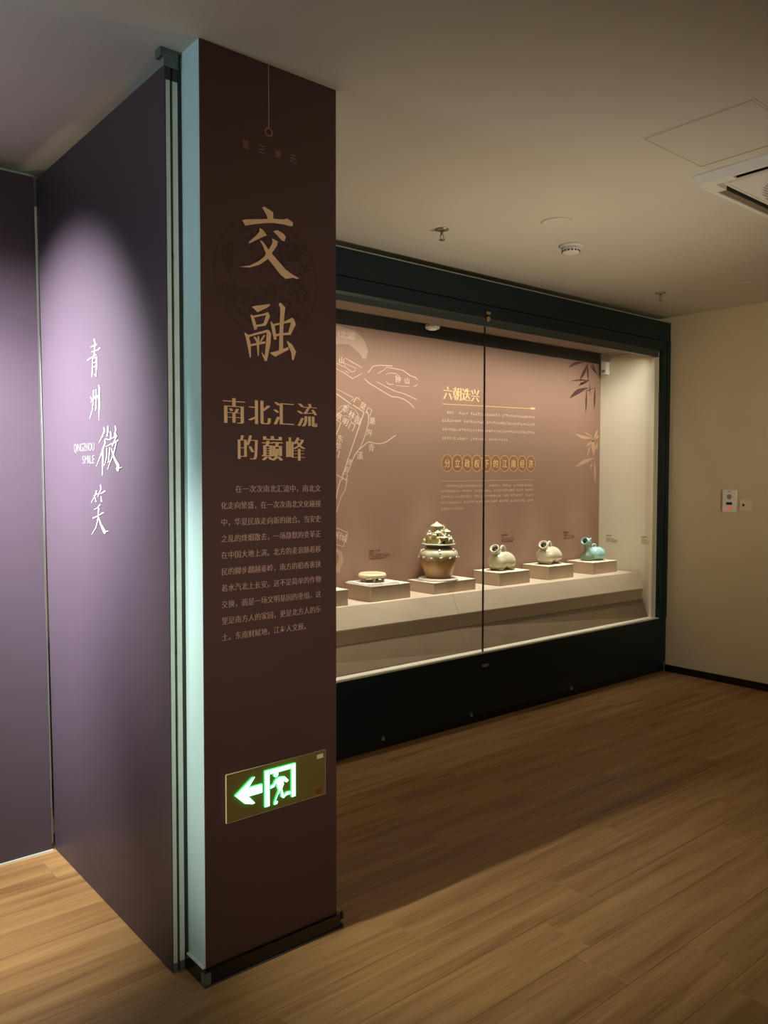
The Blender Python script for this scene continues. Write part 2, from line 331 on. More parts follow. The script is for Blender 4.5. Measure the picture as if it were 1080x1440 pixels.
ART = {"jiao":[[[1.3182,2.3439],[1.327,2.348],[1.3578,2.3374],[1.3581,2.315],[1.3391,2.3111],[1.3334,2.3249]],[[1.2487,2.2916],[1.2664,2.2974],[1.305,2.3056],[1.3577,2.3179],[1.3936,2.323],[1.4096,2.3293],[1.4302,2.3209],[1.4292,2.31],[1.4209,2.3076],[1.3936,2.3082],[1.3576,2.3048],[1.3377,2.3008],[1.3049,2.2919],[1.2727,2.2818],[1.2599,2.2767]],[[1.3092,2.2798],[1.3157,2.2793],[1.3266,2.2714],[1.3353,2.263],[1.3134,2.2514],[1.2724,2.2263],[1.2716,2.2313],[1.2961,2.2544],[1.307,2.2676]],[[1.3575,2.28],[1.3732,2.2861],[1.3957,2.2791],[1.4034,2.2711],[1.3988,2.257],[1.3888,2.257],[1.3709,2.2706]],[[1.353,2.2578],[1.3744,2.2517],[1.3707,2.2385],[1.3528,2.212],[1.3403,2.1936],[1.3086,2.1696],[1.2741,2.1556],[1.2369,2.1509],[1.2741,2.1615],[1.3043,2.1792],[1.324,2.1953],[1.3329,2.2092],[1.3484,2.2326],[1.3551,2.2451]],[[1.309,2.2431],[1.3199,2.2422],[1.333,2.2297],[1.3395,2.2205],[1.3528,2.2108],[1.3773,2.1906],[1.4021,2.1709],[1.425,2.1605],[1.4529,2.1515],[1.4458,2.1481],[1.4296,2.1498],[1.402,2.1416],[1.3839,2.1512],[1.366,2.1679],[1.3394,2.1916],[1.3307,2.208],[1.3198,2.2292]]],"rong":[[[1.2798,2.039],[1.2949,2.0441],[1.3432,2.0559],[1.3454,2.0517],[1.3343,2.0434],[1.3,2.025],[1.2906,2.0331]],["s",[1.2756,2.0134],[1.2799,1.9986],[1.2891,1.9706],[1.3,1.9745],[1.2906,2.0029],[1.2812,2.0161]],["s",[1.2833,2.0062],[1.3261,2.0192],[1.3356,2.0224],[1.3327,2.0291],[1.3246,2.0248],[1.282,2.0118]],["s",[1.332,2.0287],[1.3303,2.019],[1.3208,1.9932],[1.3314,1.9909],[1.345,2.0184],[1.3381,2.0306]],["s",[1.2951,1.9801],[1.3127,1.9841],[1.3297,1.9884],[1.3277,1.9963],[1.3114,1.9906],[1.2941,1.9866]],["s",[1.254,1.9574],[1.2579,1.9475],[1.2647,1.9216],[1.2725,1.8859],[1.2768,1.8866],[1.2765,1.9244],[1.2691,1.9524],[1.256,1.9591]],["s",[1.2633,1.9442],[1.2954,1.9563],[1.3395,1.9697],[1.3372,1.9775],[1.2936,1.9619],[1.2611,1.9503]],["s",[1.3349,1.9738],[1.3321,1.9636],[1.3293,1.9301],[1.3234,1.8811],[1.333,1.8807],[1.3452,1.9301],[1.349,1.9653],[1.3418,1.9757]],["s",[1.3131,1.9045],[1.3194,1.891],[1.3261,1.88],[1.3338,1.8844],[1.3256,1.8945],[1.3154,1.9058]],["s",[1.2712,1.9187],[1.3279,1.934],[1.3264,1.9405],[1.2699,1.9243]],["s",[1.2857,1.9469],[1.2918,1.9405],[1.2979,1.931],[1.3012,1.9323],[1.2987,1.9443],[1.2911,1.9513]],["s",[1.3228,1.9599],[1.3133,1.9479],[1.3068,1.9359],[1.3097,1.9346],[1.3191,1.9453],[1.3272,1.9579]],["s",[1.3001,1.9532],[1.2969,1.9258],[1.3002,1.8932],[1.3037,1.8936],[1.3056,1.9267],[1.3062,1.9536]],["s",[1.3462,2.0013],[1.3488,1.9867],[1.3583,1.9483],[1.3681,1.9508],[1.3619,1.9909],[1.3503,2.0033]],["s",[1.3571,1.9899],[1.4026,2.0046],[1.4319,2.0124],[1.4264,2.0255],[1.4004,2.011],[1.3554,1.9956]],["s",[1.4179,2.0178],[1.4204,2.0058],[1.4091,1.9721],[1.4193,1.9698],[1.4396,2.0054],[1.4312,2.0228]],["s",[1.3611,1.9588],[1.3926,1.9662],[1.421,1.9702],[1.4203,1.9786],[1.3918,1.973],[1.36,1.9655]],["s",[1.3753,2.0605],[1.3814,2.0473],[1.3811,2.0266],[1.3786,1.9804],[1.3761,1.9153],[1.3915,1.9166],[1.3922,1.9816],[1.3965,2.0278],[1.4001,2.0534],[1.3827,2.0659]],[[1.3433,1.9073],[1.3648,1.9132],[1.4113,1.9322],[1.4112,1.9226],[1.392,1.9129],[1.3625,1.8963],[1.3491,1.9029]],["s",[1.4047,1.9489],[1.4119,1.9328],[1.4219,1.9147],[1.4241,1.8926],[1.4305,1.8925],[1.4403,1.9191],[1.4254,1.9409],[1.4069,1.9505]]],"qing":[["s",[-2.8829,1.9825],[-2.8206,1.9838],[-2.825,1.9882],[-2.8859,1.9855]],["s",[-2.8547,2.0083],[-2.848,1.9959],[-2.8492,1.975],[-2.855,1.95],[-2.8454,1.9487],[-2.8406,1.9738],[-2.8346,1.9946],[-2.8474,2.0082]],["s",[-2.8719,1.9645],[-2.8114,1.9645],[-2.7904,1.9681],[-2.7991,1.9728],[-2.8154,1.9682],[-2.8743,1.9675]],["s",[-2.9141,1.9386],[-2.8775,1.9447],[-2.8279,1.9499],[-2.8317,1.9527],[-2.8821,1.9479],[-2.9209,1.9428]],["s",[-2.8689,1.9451],[-2.8725,1.9132],[-2.8767,1.8786],[-2.8699,1.8778],[-2.8628,1.9121],[-2.8612,1.9442]],["s",[-2.8639,1.9401],[-2.8225,1.9414],[-2.8261,1.945],[-2.8665,1.9427]],["s",[-2.8343,1.9433],[-2.837,1.9095],[-2.8391,1.8766],[-2.8315,1.8758],[-2.8255,1.9082],[-2.8229,1.942]],["s",[-2.8634,1.9246],[-2.8297,1.9246],[-2.8316,1.9271],[-2.8651,1.9268]],["s",[-2.8653,1.9103],[-2.8301,1.9108],[-2.8321,1.9133],[-2.8671,1.9125]],["s",[-2.8538,1.885],[-2.838,1.8765],[-2.8325,1.878],[-2.8511,1.8857]]],"zhou":[["s",[-2.8934,1.8091],[-2.8779,1.793],[-2.8689,1.7938],[-2.888,1.8095]],["s",[-2.8642,1.8305],[-2.8689,1.7943],[-2.8779,1.7626],[-2.9024,1.7329],[-2.8995,1.7325],[-2.8712,1.7616],[-2.8602,1.7934],[-2.8564,1.8298]],["s",[-2.856,1.8091],[-2.8504,1.7989],[-2.843,1.7991],[-2.8513,1.8093]],["s",[-2.8412,1.8307],[-2.8409,1.7975],[-2.8457,1.7576],[-2.839,1.7571],[-2.8323,1.7968],[-2.8326,1.8301]],["s",[-2.8283,1.8097],[-2.8205,1.7956],[-2.8123,1.7958],[-2.8237,1.8098]],["s",[-2.8155,1.8442],[-2.8098,1.8323],[-2.8136,1.7795],[-2.8122,1.7219],[-2.8085,1.7217],[-2.8032,1.7788],[-2.7976,1.8314],[-2.8082,1.8443]],["s",[-2.8834,1.7893],[-2.853,1.8021],[-2.8577,1.8037],[-2.8874,1.7906]]],"wei":[["s",[-2.7746,1.6946],[-2.7685,1.6846],[-2.7895,1.6647],[-2.8186,1.6423],[-2.8161,1.6418],[-2.7811,1.6629],[-2.7558,1.6833],[-2.7657,1.6952]],["s",[-2.7668,1.6523],[-2.7642,1.6425],[-2.8016,1.6038],[-2.8447,1.5611],[-2.842,1.5607],[-2.7929,1.6023],[-2.7517,1.6409],[-2.7595,1.6526]],["s",[-2.7858,1.6187],[-2.7891,1.5763],[-2.7916,1.5295],[-2.7851,1.5294],[-2.776,1.5761],[-2.7765,1.6185]],["s",[-2.7348,1.6984],[-2.738,1.6831],[-2.7456,1.6625],[-2.7384,1.6618],[-2.7254,1.6821],[-2.7276,1.6981]],["s",[-2.7135,1.679],[-2.7103,1.6661],[-2.7158,1.6494],[-2.7088,1.6487],[-2.6997,1.6656],[-2.7065,1.6791]],["s",[-2.6739,1.695],[-2.6677,1.6851],[-2.6823,1.6565],[-2.6746,1.6556],[-2.6556,1.6842],[-2.6673,1.6956]],["s",[-2.7582,1.6535],[-2.7183,1.6493],[-2.6741,1.6568],[-2.6773,1.6593],[-2.7198,1.6524],[-2.7568,1.6562]],["s",[-2.753,1.6264],[-2.6969,1.6342],[-2.7015,1.6381],[-2.7554,1.6283]],["s",[-2.7469,1.623],[-2.7498,1.5917],[-2.7674,1.5645],[-2.7647,1.5642],[-2.7416,1.5911],[-2.7396,1.6227]],["s",[-2.7207,1.6249],[-2.7276,1.5964],[-2.7324,1.5756],[-2.727,1.5753],[-2.7195,1.596],[-2.7136,1.6245]],["s",[-2.7339,1.5722],[-2.7033,1.5805],[-2.7066,1.5821],[-2.7366,1.5736]],["s",[-2.6672,1.6718],[-2.663,1.6612],[-2.6979,1.6272],[-2.693,1.6263],[-2.6512,1.6596],[-2.6622,1.6721]],["s",[-2.6932,1.6333],[-2.6385,1.6445],[-2.6451,1.6486],[-2.6971,1.6357]],["s",[-2.6633,1.6405],[-2.6846,1.6063],[-2.74,1.5495],[-2.7375,1.5491],[-2.6754,1.605],[-2.6548,1.6395]],["s",[-2.7071,1.6215],[-2.6871,1.5893],[-2.6552,1.5603],[-2.6575,1.5439],[-2.6402,1.5432],[-2.6336,1.5624],[-2.6739,1.5911],[-2.7003,1.6221]],["s",[-2.6594,1.5477],[-2.613,1.5553],[-2.6138,1.5566],[-2.6642,1.5549]]],"xiao":[["s",[-2.8495,1.4758],[-2.8601,1.4613],[-2.8997,1.431],[-2.897,1.4306],[-2.8512,1.46],[-2.8402,1.4751]],["s",[-2.8691,1.4557],[-2.8327,1.4633],[-2.8374,1.4663],[-2.872,1.4575]],["s",[-2.8618,1.4511],[-2.8554,1.4347],[-2.8459,1.4357],[-2.8561,1.4516]],["s",[-2.8089,1.4962],[-2.8083,1.4807],[-2.8368,1.4531],[-2.8341,1.4527],[-2.7973,1.4798],[-2.8014,1.4964]],["s",[-2.8076,1.4632],[-2.7603,1.4735],[-2.7665,1.4773],[-2.8106,1.465]],["s",[-2.8036,1.4561],[-2.8038,1.4362],[-2.7934,1.4366],[-2.7979,1.4563]],["s",[-2.8147,1.4288],[-2.8392,1.416],[-2.87,1.4079],[-2.8686,1.407],[-2.8343,1.4139],[-2.806,1.4263]],["s",[-2.8798,1.3745],[-2.8316,1.3857],[-2.7771,1.3989],[-2.7827,1.4023],[-2.8352,1.3881],[-2.8848,1.3782]],["s",[-2.8299,1.4153],[-2.837,1.3773],[-2.857,1.344],[-2.8977,1.3176],[-2.8952,1.3172],[-2.8507,1.3434],[-2.8275,1.3772],[-2.8204,1.4153]],["s",[-2.8328,1.3822],[-2.8126,1.3553],[-2.7856,1.3315],[-2.7754,1.3263],[-2.7611,1.3288],[-2.7618,1.3369],[-2.7986,1.3582],[-2.8255,1.3834]],["s",[-2.7804,1.3284],[-2.7371,1.3371],[-2.7375,1.3382],[-2.784,1.3359]]],"map":[["s",[3.2231,2.1859],[3.2609,2.2296],[3.313,2.2399],[3.4223,2.2445],[3.4227,2.2506],[3.3129,2.2444],[3.2577,2.2331],[3.2184,2.1881]],["s",[3.2993,2.1871],[3.3539,2.2156],[3.3727,2.2325],[3.4321,2.2309],[3.5132,2.2251],[3.5751,2.1953],[3.6225,2.1875],[3.6441,2.171],[3.6474,2.1733],[3.6264,2.1925],[3.5788,2.2003],[3.5157,2.2295],[3.4332,2.2355],[3.3721,2.2354],[3.3511,2.2185],[3.2974,2.1895]],["s",[3.3684,2.1868],[3.3927,2.1982],[3.4523,2.1994],[3.4721,2.188],[3.4748,2.1905],[3.4537,2.2032],[3.3922,2.2019],[3.3666,2.1893]],["s",[3.3663,2.1414],[3.3916,2.1256],[3.4328,2.1275],[3.4331,2.1313],[3.3937,2.1301],[3.3689,2.1439]],["s",[3.1904,2.1461],[3.2237,2.1219],[3.3117,2.0874],[3.4116,2.0483],[3.4731,2.0468],[3.5238,2.0365],[3.5753,2.0128],[3.6164,1.9827],[3.6195,1.9849],[3.5801,2.0172],[3.5272,2.0415],[3.4747,2.0522],[3.4143,2.0534],[3.3148,2.0915],[3.2276,2.1264],[3.1938,2.1489]],["s",[3.2878,2.1351],[3.3713,2.1068],[3.4421,2.0851],[3.514,2.0747],[3.5762,2.0595],[3.6343,2.0422],[3.6371,2.0466],[3.5788,2.064],[3.516,2.0792],[3.4443,2.0895],[3.374,2.111],[3.2896,2.1379]],["s",[3.4531,2.1236],[3.5146,2.1232],[3.5772,2.1251],[3.5774,2.1275],[3.515,2.1263],[3.4534,2.126]],["s",[3.604,2.1283],[3.6314,2.1337],[3.647,2.1479],[3.6448,2.1494],[3.6286,2.1377],[3.6031,2.1313]],["s",[2.9688,2.1895],[3.0275,2.169],[3.0971,2.1378],[3.1317,2.1558],[3.1787,2.1799],[3.1769,2.1823],[3.1294,2.1588],[3.0986,2.1421],[3.0298,2.1723],[2.9705,2.1922]],["s",[2.9734,2.2223],[3.0186,2.208],[3.0391,2.2069],[3.0396,2.2261],[3.036,2.2258],[3.0365,2.2087],[3.0204,2.2115],[2.975,2.225]],["s",[3.0366,2.2065],[3.0877,2.1777],[3.1182,2.188],[3.1204,2.209],[3.0386,2.2309],[3.0371,2.2282],[3.1182,2.2065],[3.1148,2.1903],[3.0894,2.1812],[3.039,2.209]],["s",[3.0369,2.2609],[3.0918,2.2399],[3.1671,2.214],[3.1694,2.2175],[3.0946,2.244],[3.0387,2.2635]],["s",[3.0325,2.1846],[3.0644,2.1703],[3.0664,2.1729],[3.034,2.1866]],["s",[2.9687,2.067],[3.1013,2.0209],[3.1038,2.025],[2.9704,2.0697]],["s",[2.9696,2.036],[3.0817,1.9795],[3.0861,1.9846],[2.9739,2.041]],["s",[3.0953,1.976],[3.1861,1.9337],[3.1904,1.939],[3.0996,1.9812]],["s",[3.1846,1.9372],[3.1297,1.8092],[3.0589,1.6439],[3.0125,1.5303],[3.0206,1.5282],[3.0656,1.6423],[3.1364,1.8077],[3.1919,1.9356]],["s",[2.9739,1.9056],[3.0162,1.9337],[3.0642,1.9773],[3.0603,1.98],[3.0119,1.9373],[2.9695,1.9101]],["s",[3.0371,1.9625],[3.0694,1.9729],[3.066,1.9808],[3.0337,1.9703]],["s",[2.9834,1.9414],[3.0095,1.9636],[3.051,1.971],[3.1153,1.9485],[3.1391,1.9204],[3.1389,1.8695],[3.1223,1.8616],[3.0909,1.8723],[3.0717,1.9013],[3.0357,1.9103],[3.0086,1.9068],[3.0089,1.9043],[3.0351,1.9078],[3.0691,1.899],[3.0877,1.8698],[3.1218,1.8578],[3.1437,1.8688],[3.1434,1.9214],[3.1177,1.9509],[3.052,1.9739],[3.0079,1.9661],[2.9811,1.943]],["s",[3.0852,2.0],[3.1063,2.0139],[3.1155,2.0103],[3.1175,2.0135],[3.1049,2.0171],[3.0826,2.0026]],["s",[3.2028,1.9439],[3.2213,1.9204],[3.2191,1.8644],[3.1913,1.7853],[3.1577,1.7197],[3.1133,1.6714],[3.0863,1.6229],[3.0678,1.5752],[3.0729,1.5739],[3.0924,1.6212],[3.1199,1.6684],[3.1636,1.7174],[3.1966,1.7841],[3.2246,1.8639],[3.2279,1.9214],[3.2128,1.9483]],["s",[3.1519,1.699],[3.213,1.7438],[3.2329,1.7489],[3.2781,1.7406],[3.3309,1.7412],[3.3788,1.7563],[3.4556,1.8001],[3.4508,1.8051],[3.3746,1.7616],[3.3296,1.7473],[3.2792,1.7467],[3.2336,1.755],[3.2086,1.7482],[3.1474,1.7028]],["s",[2.97,1.8761],[3.0029,1.8629],[2.9686,1.7904],[2.9745,1.7888],[3.0092,1.8632],[2.9733,1.8806]],["s",[2.97,1.5422],[3.0178,1.5184],[3.0613,1.5076],[3.0632,1.5125],[3.0206,1.5231],[2.9728,1.5458]],["s",[3.0192,1.5153],[2.9998,1.5135],[2.9735,1.4363],[2.9676,1.3978],[2.9728,1.3972],[2.9797,1.4351],[3.0066,1.5111],[3.0192,1.5093]],["s",[3.0425,1.5012],[3.0477,1.4999],[3.0357,1.4487],[3.0063,1.4106],[2.9849,1.3553],[2.9689,1.313],[2.9735,1.3118],[2.9894,1.354],[3.0107,1.409],[3.0402,1.4473],[3.0552,1.499],[3.055,1.5062]],["s",[2.9701,1.2145],[3.0557,1.1811],[3.0579,1.185],[2.9722,1.2184]],["s",[3.0542,1.1838],[3.0208,1.097],[3.0259,1.0955],[3.0594,1.1823]],["s",[3.0241,1.0983],[2.9718,1.1138],[2.9703,1.1098],[3.0225,1.0942]]],"lake":[["s",[2.9124,2.3197],[3.0111,2.3468],[3.0687,2.3469],[3.1099,2.3243],[3.1568,2.2983],[3.1768,2.2697],[3.2015,2.2721],[3.2217,2.3219],[3.1928,2.3841],[3.1271,2.4347],[3.0282,2.4489],[2.9201,2.4594]],["s",[2.9593,1.0716],[2.9823,1.0534],[2.9906,1.0294],[2.9792,1.0002],[2.9682,0.9698],[2.9636,0.9431],[2.9995,0.9366],[3.0035,0.9608],[3.016,0.9889],[3.0292,1.027],[3.0129,1.0689],[2.9743,1.0884]]],"bamboo_dark":[["s",[5.461,2.4586],[5.4131,2.4615],[5.3538,2.4566],[5.3027,2.4358],[5.2732,2.4141],[5.2576,2.3975],[5.2586,2.3969],[5.2832,2.4074],[5.3182,2.42],[5.3652,2.4341],[5.4144,2.4493],[5.4609,2.4573]],["s",[5.4981,2.4473],[5.4758,2.4209],[5.446,2.3895],[5.4252,2.3568],[5.4121,2.3325],[5.4035,2.3157],[5.4048,2.3153],[5.426,2.3283],[5.454,2.3497],[5.4834,2.3824],[5.4952,2.4183],[5.5001,2.4471]],["s",[5.5026,2.4714],[5.5007,2.4396],[5.4987,2.3998],[5.5045,2.361],[5.5115,2.3332],[5.5169,2.3148],[5.5185,2.315],[5.5204,2.3342],[5.5223,2.3629],[5.5209,2.4023],[5.5118,2.4408],[5.5042,2.4716]],["s",[5.54,2.4458],[5.5558,2.4292],[5.5762,2.4086],[5.6047,2.3924],[5.6283,2.3822],[5.6449,2.3759],[5.6462,2.3766],[5.6374,2.3873],[5.623,2.4025],[5.5989,2.4213],[5.567,2.4355],[5.5412,2.4465]],["s",[5.5338,2.3166],[5.4837,2.3211],[5.4208,2.3221],[5.3586,2.3136],[5.3152,2.3031],[5.2872,2.2945],[5.2875,2.2936],[5.317,2.2981],[5.3606,2.3033],[5.4209,2.3088],[5.4825,2.3144],[5.5335,2.3157]],["s",[5.5377,2.3294],[5.5037,2.3207],[5.4621,2.3094],[5.4268,2.2922],[5.4037,2.2777],[5.3891,2.2674],[5.3899,2.2666],[5.4105,2.271],[5.4405,2.2786],[5.4794,2.2924],[5.5125,2.3122],[5.5386,2.3285]],["s",[5.4118,2.2967],[5.4163,2.2907],[5.4223,2.2835],[5.4337,2.2808],[5.444,2.2805],[5.4513,2.2808],[5.4523,2.2816],[5.4501,2.2857],[5.4461,2.2912],[5.4377,2.2965],[5.424,2.2972],[5.4128,2.2976]],["s",[5.5232,2.2616],[5.46,2.2562],[5.3842,2.2415],[5.3249,2.2094],[5.2928,2.1797],[5.277,2.1578],[5.2783,2.1571],[5.3099,2.1699],[5.3546,2.1871],[5.4138,2.2101],[5.4706,2.2389],[5.524,2.2598]],["s",[5.4991,2.2513],[5.4926,2.2117],[5.4848,2.1623],[5.4849,2.1132],[5.4877,2.0779],[5.4903,2.0544],[5.4919,2.0544],[5.4966,2.0782],[5.5026,2.1138],[5.507,2.1632],[5.5037,2.2122],[5.5007,2.2513]],["s",[5.6111,2.2739],[5.6043,2.2368],[5.5964,2.1904],[5.5969,2.1445],[5.6004,2.1115],[5.6036,2.0895],[5.6052,2.0895],[5.6102,2.1118],[5.6164,2.1452],[5.6207,2.1915],[5.6165,2.2373],[5.6127,2.274]],["s",[5.4612,2.2214],[5.4934,2.2302],[5.5341,2.2411],[5.5735,2.2541],[5.6016,2.2644],[5.6204,2.2712],[5.6198,2.272],[5.5998,2.2668],[5.5701,2.2589],[5.5298,2.247],[5.4913,2.2331],[5.4606,2.2222]],["s",[5.5412,2.3004],[5.5376,2.2814],[5.5328,2.2576],[5.5326,2.2341],[5.5341,2.2171],[5.5351,2.2058],[5.5367,2.2059],[5.5392,2.2173],[5.5428,2.2345],[5.5456,2.2582],[5.5439,2.2817],[5.5428,2.3005]],["s",[5.5587,2.4668],[5.5657,2.4551],[5.5745,2.4404],[5.5883,2.4276],[5.6001,2.4191],[5.6082,2.4135],[5.6097,2.4141],[5.6059,2.4213],[5.5998,2.4321],[5.5888,2.446],[5.5728,2.4579],[5.5601,2.4674]]],"bamboo_light":[["s",[5.5914,1.8568],[5.54,1.8595],[5.4819,1.8678],[5.425,1.8737],[5.383,1.8791],[5.3537,1.8837],[5.3529,1.8829],[5.3755,1.8701],[5.4138,1.8548],[5.4739,1.8431],[5.5393,1.8469],[5.5915,1.8556]],["s",[5.5966,1.8616],[5.5726,1.8722],[5.5426,1.8852],[5.5094,1.8946],[5.4844,1.8999],[5.4676,1.9033],[5.4668,1.9024],[5.4806,1.8959],[5.5017,1.8864],[5.5329,1.8749],[5.5677,1.8671],[5.5958,1.8608]],["s",[5.6121,1.8476],[5.5833,1.8376],[5.5482,1.8248],[5.5217,1.8067],[5.5056,1.7918],[5.496,1.7812],[5.4971,1.7805],[5.5151,1.7857],[5.5407,1.7945],[5.5721,1.8096],[5.5953,1.83],[5.6133,1.8468]],["s",[5.6055,1.8419],[5.6233,1.8584],[5.6448,1.8793],[5.6556,1.9024],[5.6595,1.9198],[5.6608,1.9316],[5.6592,1.9319],[5.6472,1.9221],[5.6311,1.9071],[5.6143,1.8853],[5.6081,1.8614],[5.6039,1.8422]],["s",[5.5837,1.8559],[5.5773,1.827],[5.5709,1.7911],[5.5813,1.7564],[5.595,1.7319],[5.6065,1.7156],[5.6082,1.7157],[5.6144,1.7333],[5.6201,1.7593],[5.6193,1.7948],[5.6015,1.829],[5.5862,1.8561]],["s",[5.6298,1.8426],[5.6441,1.8486],[5.6612,1.8563],[5.6684,1.8673],[5.67,1.8765],[5.67,1.883],[5.6685,1.8835],[5.6588,1.8803],[5.646,1.8748],[5.6332,1.8657],[5.6301,1.8533],[5.6284,1.8431]],["s",[5.5562,1.8019],[5.5437,1.7809],[5.5284,1.7547],[5.5196,1.7276],[5.5156,1.7079],[5.5135,1.6946],[5.515,1.6944],[5.5231,1.7069],[5.5345,1.7257],[5.5471,1.7522],[5.5531,1.7797],[5.5578,1.8017]],["s",[5.6156,1.6923],[5.5556,1.6889],[5.4828,1.6793],[5.4219,1.655],[5.3851,1.6318],[5.3641,1.6142],[5.3651,1.6134],[5.3974,1.6213],[5.4438,1.6327],[5.5059,1.6498],[5.5647,1.6734],[5.6164,1.6907]],["s",[5.6155,1.6768],[5.6125,1.6367],[5.6095,1.5865],[5.6162,1.5366],[5.6245,1.5007],[5.6311,1.4767],[5.6328,1.4767],[5.6356,1.5009],[5.6384,1.5371],[5.6372,1.5873],[5.6264,1.6372],[5.6171,1.6769]],["s",[5.5883,1.6571],[5.5787,1.6482],[5.5671,1.6369],[5.563,1.6243],[5.5629,1.6147],[5.5634,1.6082],[5.565,1.608],[5.5715,1.6132],[5.5803,1.6212],[5.5887,1.633],[5.5895,1.6462],[5.5899,1.6568]],["s",[5.6533,1.8242],[5.6422,1.811],[5.6292,1.7945],[5.6264,1.777],[5.628,1.764],[5.6302,1.7553],[5.6318,1.7551],[5.6395,1.7628],[5.6495,1.7747],[5.6581,1.7916],[5.6567,1.8096],[5.6549,1.824]]]}

# ------------------------------------------------------------------ the room
H = 2.779; XR = 5.80; YC = 2.1535; XC0, XC1 = 1.113, 1.599; XP = 1.060; YP = 2.2687; YG = 3.436
fl = struct(box('floor', -4, 6.0, -4, 4.3, -.08, -.012, 'oak'), 'brown oak plank floor running under the showcase and pillar', 'floor')
# planks, laid parallel to the showcase
PW, PL = .1925, 1.22
def plank_mesh(L):
    bm = bmesh.new(); bx(bm, 0, L-.0006, 0, PW-.0006, -.012, 0)
    for f in bm.faces:
        pass
    es = [e for e in bm.edges if all(v.co.z > -.001 for v in e.verts)]
    bmesh.ops.bevel(bm, geom=es, offset=.0007, segments=1, affect='EDGES')
    me = bpy.data.meshes.new('plank'); bm.to_mesh(me); bm.free(); me.materials.append(MATS['oak']); return me
full = plank_mesh(PL); row = 0
y = 1.92 - PW*9
while y < 3.50:
    x = -1.9 - random.random()*PL
    while x < XR:
        o = bpy.data.objects.new('plank', full); C.objects.link(o); o.parent = fl
        o.location = (x, y, random.uniform(-.0003, 0)); x += PL
    y += PW
struct(box('ceiling', -4, 6.0, -4, 4.3, H, H+.1, 'ceiling_paint'), 'plain matt warm white ceiling over the whole hall', 'ceiling')
struct(box('wall_right', XR, XR+.15, -4, 4.3, 0, H, 'cream_paint'), 'plain cream wall carrying the intercom, beyond the showcase', 'wall')
struct(box('wall_left', -4.15, -4, -4, 4.3, 0, H, 'white_paint'), 'white wall of the room beyond the purple partition', 'wall')
struct(box('wall_rear', -4, XR, -4.15, -4, 0, H, 'cream_paint'), 'cream wall closing the hall opposite the showcase', 'wall')
struct(box('wall_front', -4, 1.10, 3.56, 3.66, 0, H, 'white_paint'), 'white wall strip showing above the dark purple partition', 'wall')
struct(boxes('wall_back', [(1.10, XR, 4.08, 4.2, 0, H), (1.10, XR, 3.60, 4.08, 2.60, H)], 'cream_paint'), 'cream wall strip between showcase header and ceiling', 'wall')
struct(box('baseboard_right', XR-.012, XR, -4, YG-.002, 0, .053, 'black_gloss'), 'black glossy baseboard along the cream wall', 'baseboard')

# ------------------------------------------------------------------ pillar with its printed face
pl = struct(box('pillar', XC0, XC1, YC+.004, 2.62, 0, H, 'white_paint'), 'white pillar whose front is covered by a plum printed panel', 'pillar')
fp = tag(box('printed_panel', XC0, XC1, YC, YC+.004, .05, H-.001, 'plum_print'), 'tall dark plum text panel covering the front of the pillar', 'text panel')
CF = ('y', YC)
bm = bmesh.new()
def disc(bm, u, v, ru, rv, d, pl, n=48, ri=0):
    o = [bm.verts.new(on_plane(pl, u+ru*math.cos(2*PI*i/n), v+rv*math.sin(2*PI*i/n), d)) for i in range(n)]
    if ri:
        k = [bm.verts.new(on_plane(pl, u+(ru-ri)*math.cos(2*PI*i/n), v+(rv-ri)*math.sin(2*PI*i/n), d)) for i in range(n)]
        for i in range(n): bm.faces.new((o[i], o[(i+1) % n], k[(i+1) % n], k[i]))
    else: bm.faces.new(o)
# round emblem of dark cloud scrolls behind the title
def ribbon(bm, pts, w, d, pl):
    P = [Vector((p[0], p[1])) for p in pts]; L = []
    for i, p in enumerate(P):
        t = (P[min(i+1, len(P)-1)] - P[max(i-1, 0)]); t = t.normalized() if t.length else Vector((1, 0)); n = Vector((-t.y, t.x))
        ww = w[i] if isinstance(w, list) else w
        L.append((bm.verts.new(on_plane(pl, *(p+n*ww/2), d)), bm.verts.new(on_plane(pl, *(p-n*ww/2), d))))
    for a, b in zip(L, L[1:]): bm.faces.new((a[0], b[0], b[1], a[1]))
ex, ez, er = 1.338, 2.134, .186
disc(bm, ex, ez, er, er, .0003, CF, ri=.005)
rs = random.Random(3)
for k in range(95):
    a = rs.uniform(0, 2*PI); r = er*math.sqrt(rs.uniform(.02, .8)); cu, cvv = ex+r*math.cos(a), ez+r*math.sin(a)
    R0 = rs.uniform(.012, .028); s0 = rs.uniform(0, 6.28); sg = rs.choice((-1, 1))
    pts = [(cu+R0*(1-t*.075)*math.cos(s0+sg*t*.5), cvv+R0*(1-t*.075)*math.sin(s0+sg*t*.5)) for t in range(12)]
    pts = [(x, z) if (x-ex)**2+(z-ez)**2 < (er-.006)**2 else (ex+(x-ex)*.92, ez+(z-ez)*.92) for x, z in pts]
    ribbon(bm, pts, .0065, .0004+k*.000008, CF)
bm_link('round_emblem', bm, 'emblem_ink', fp)
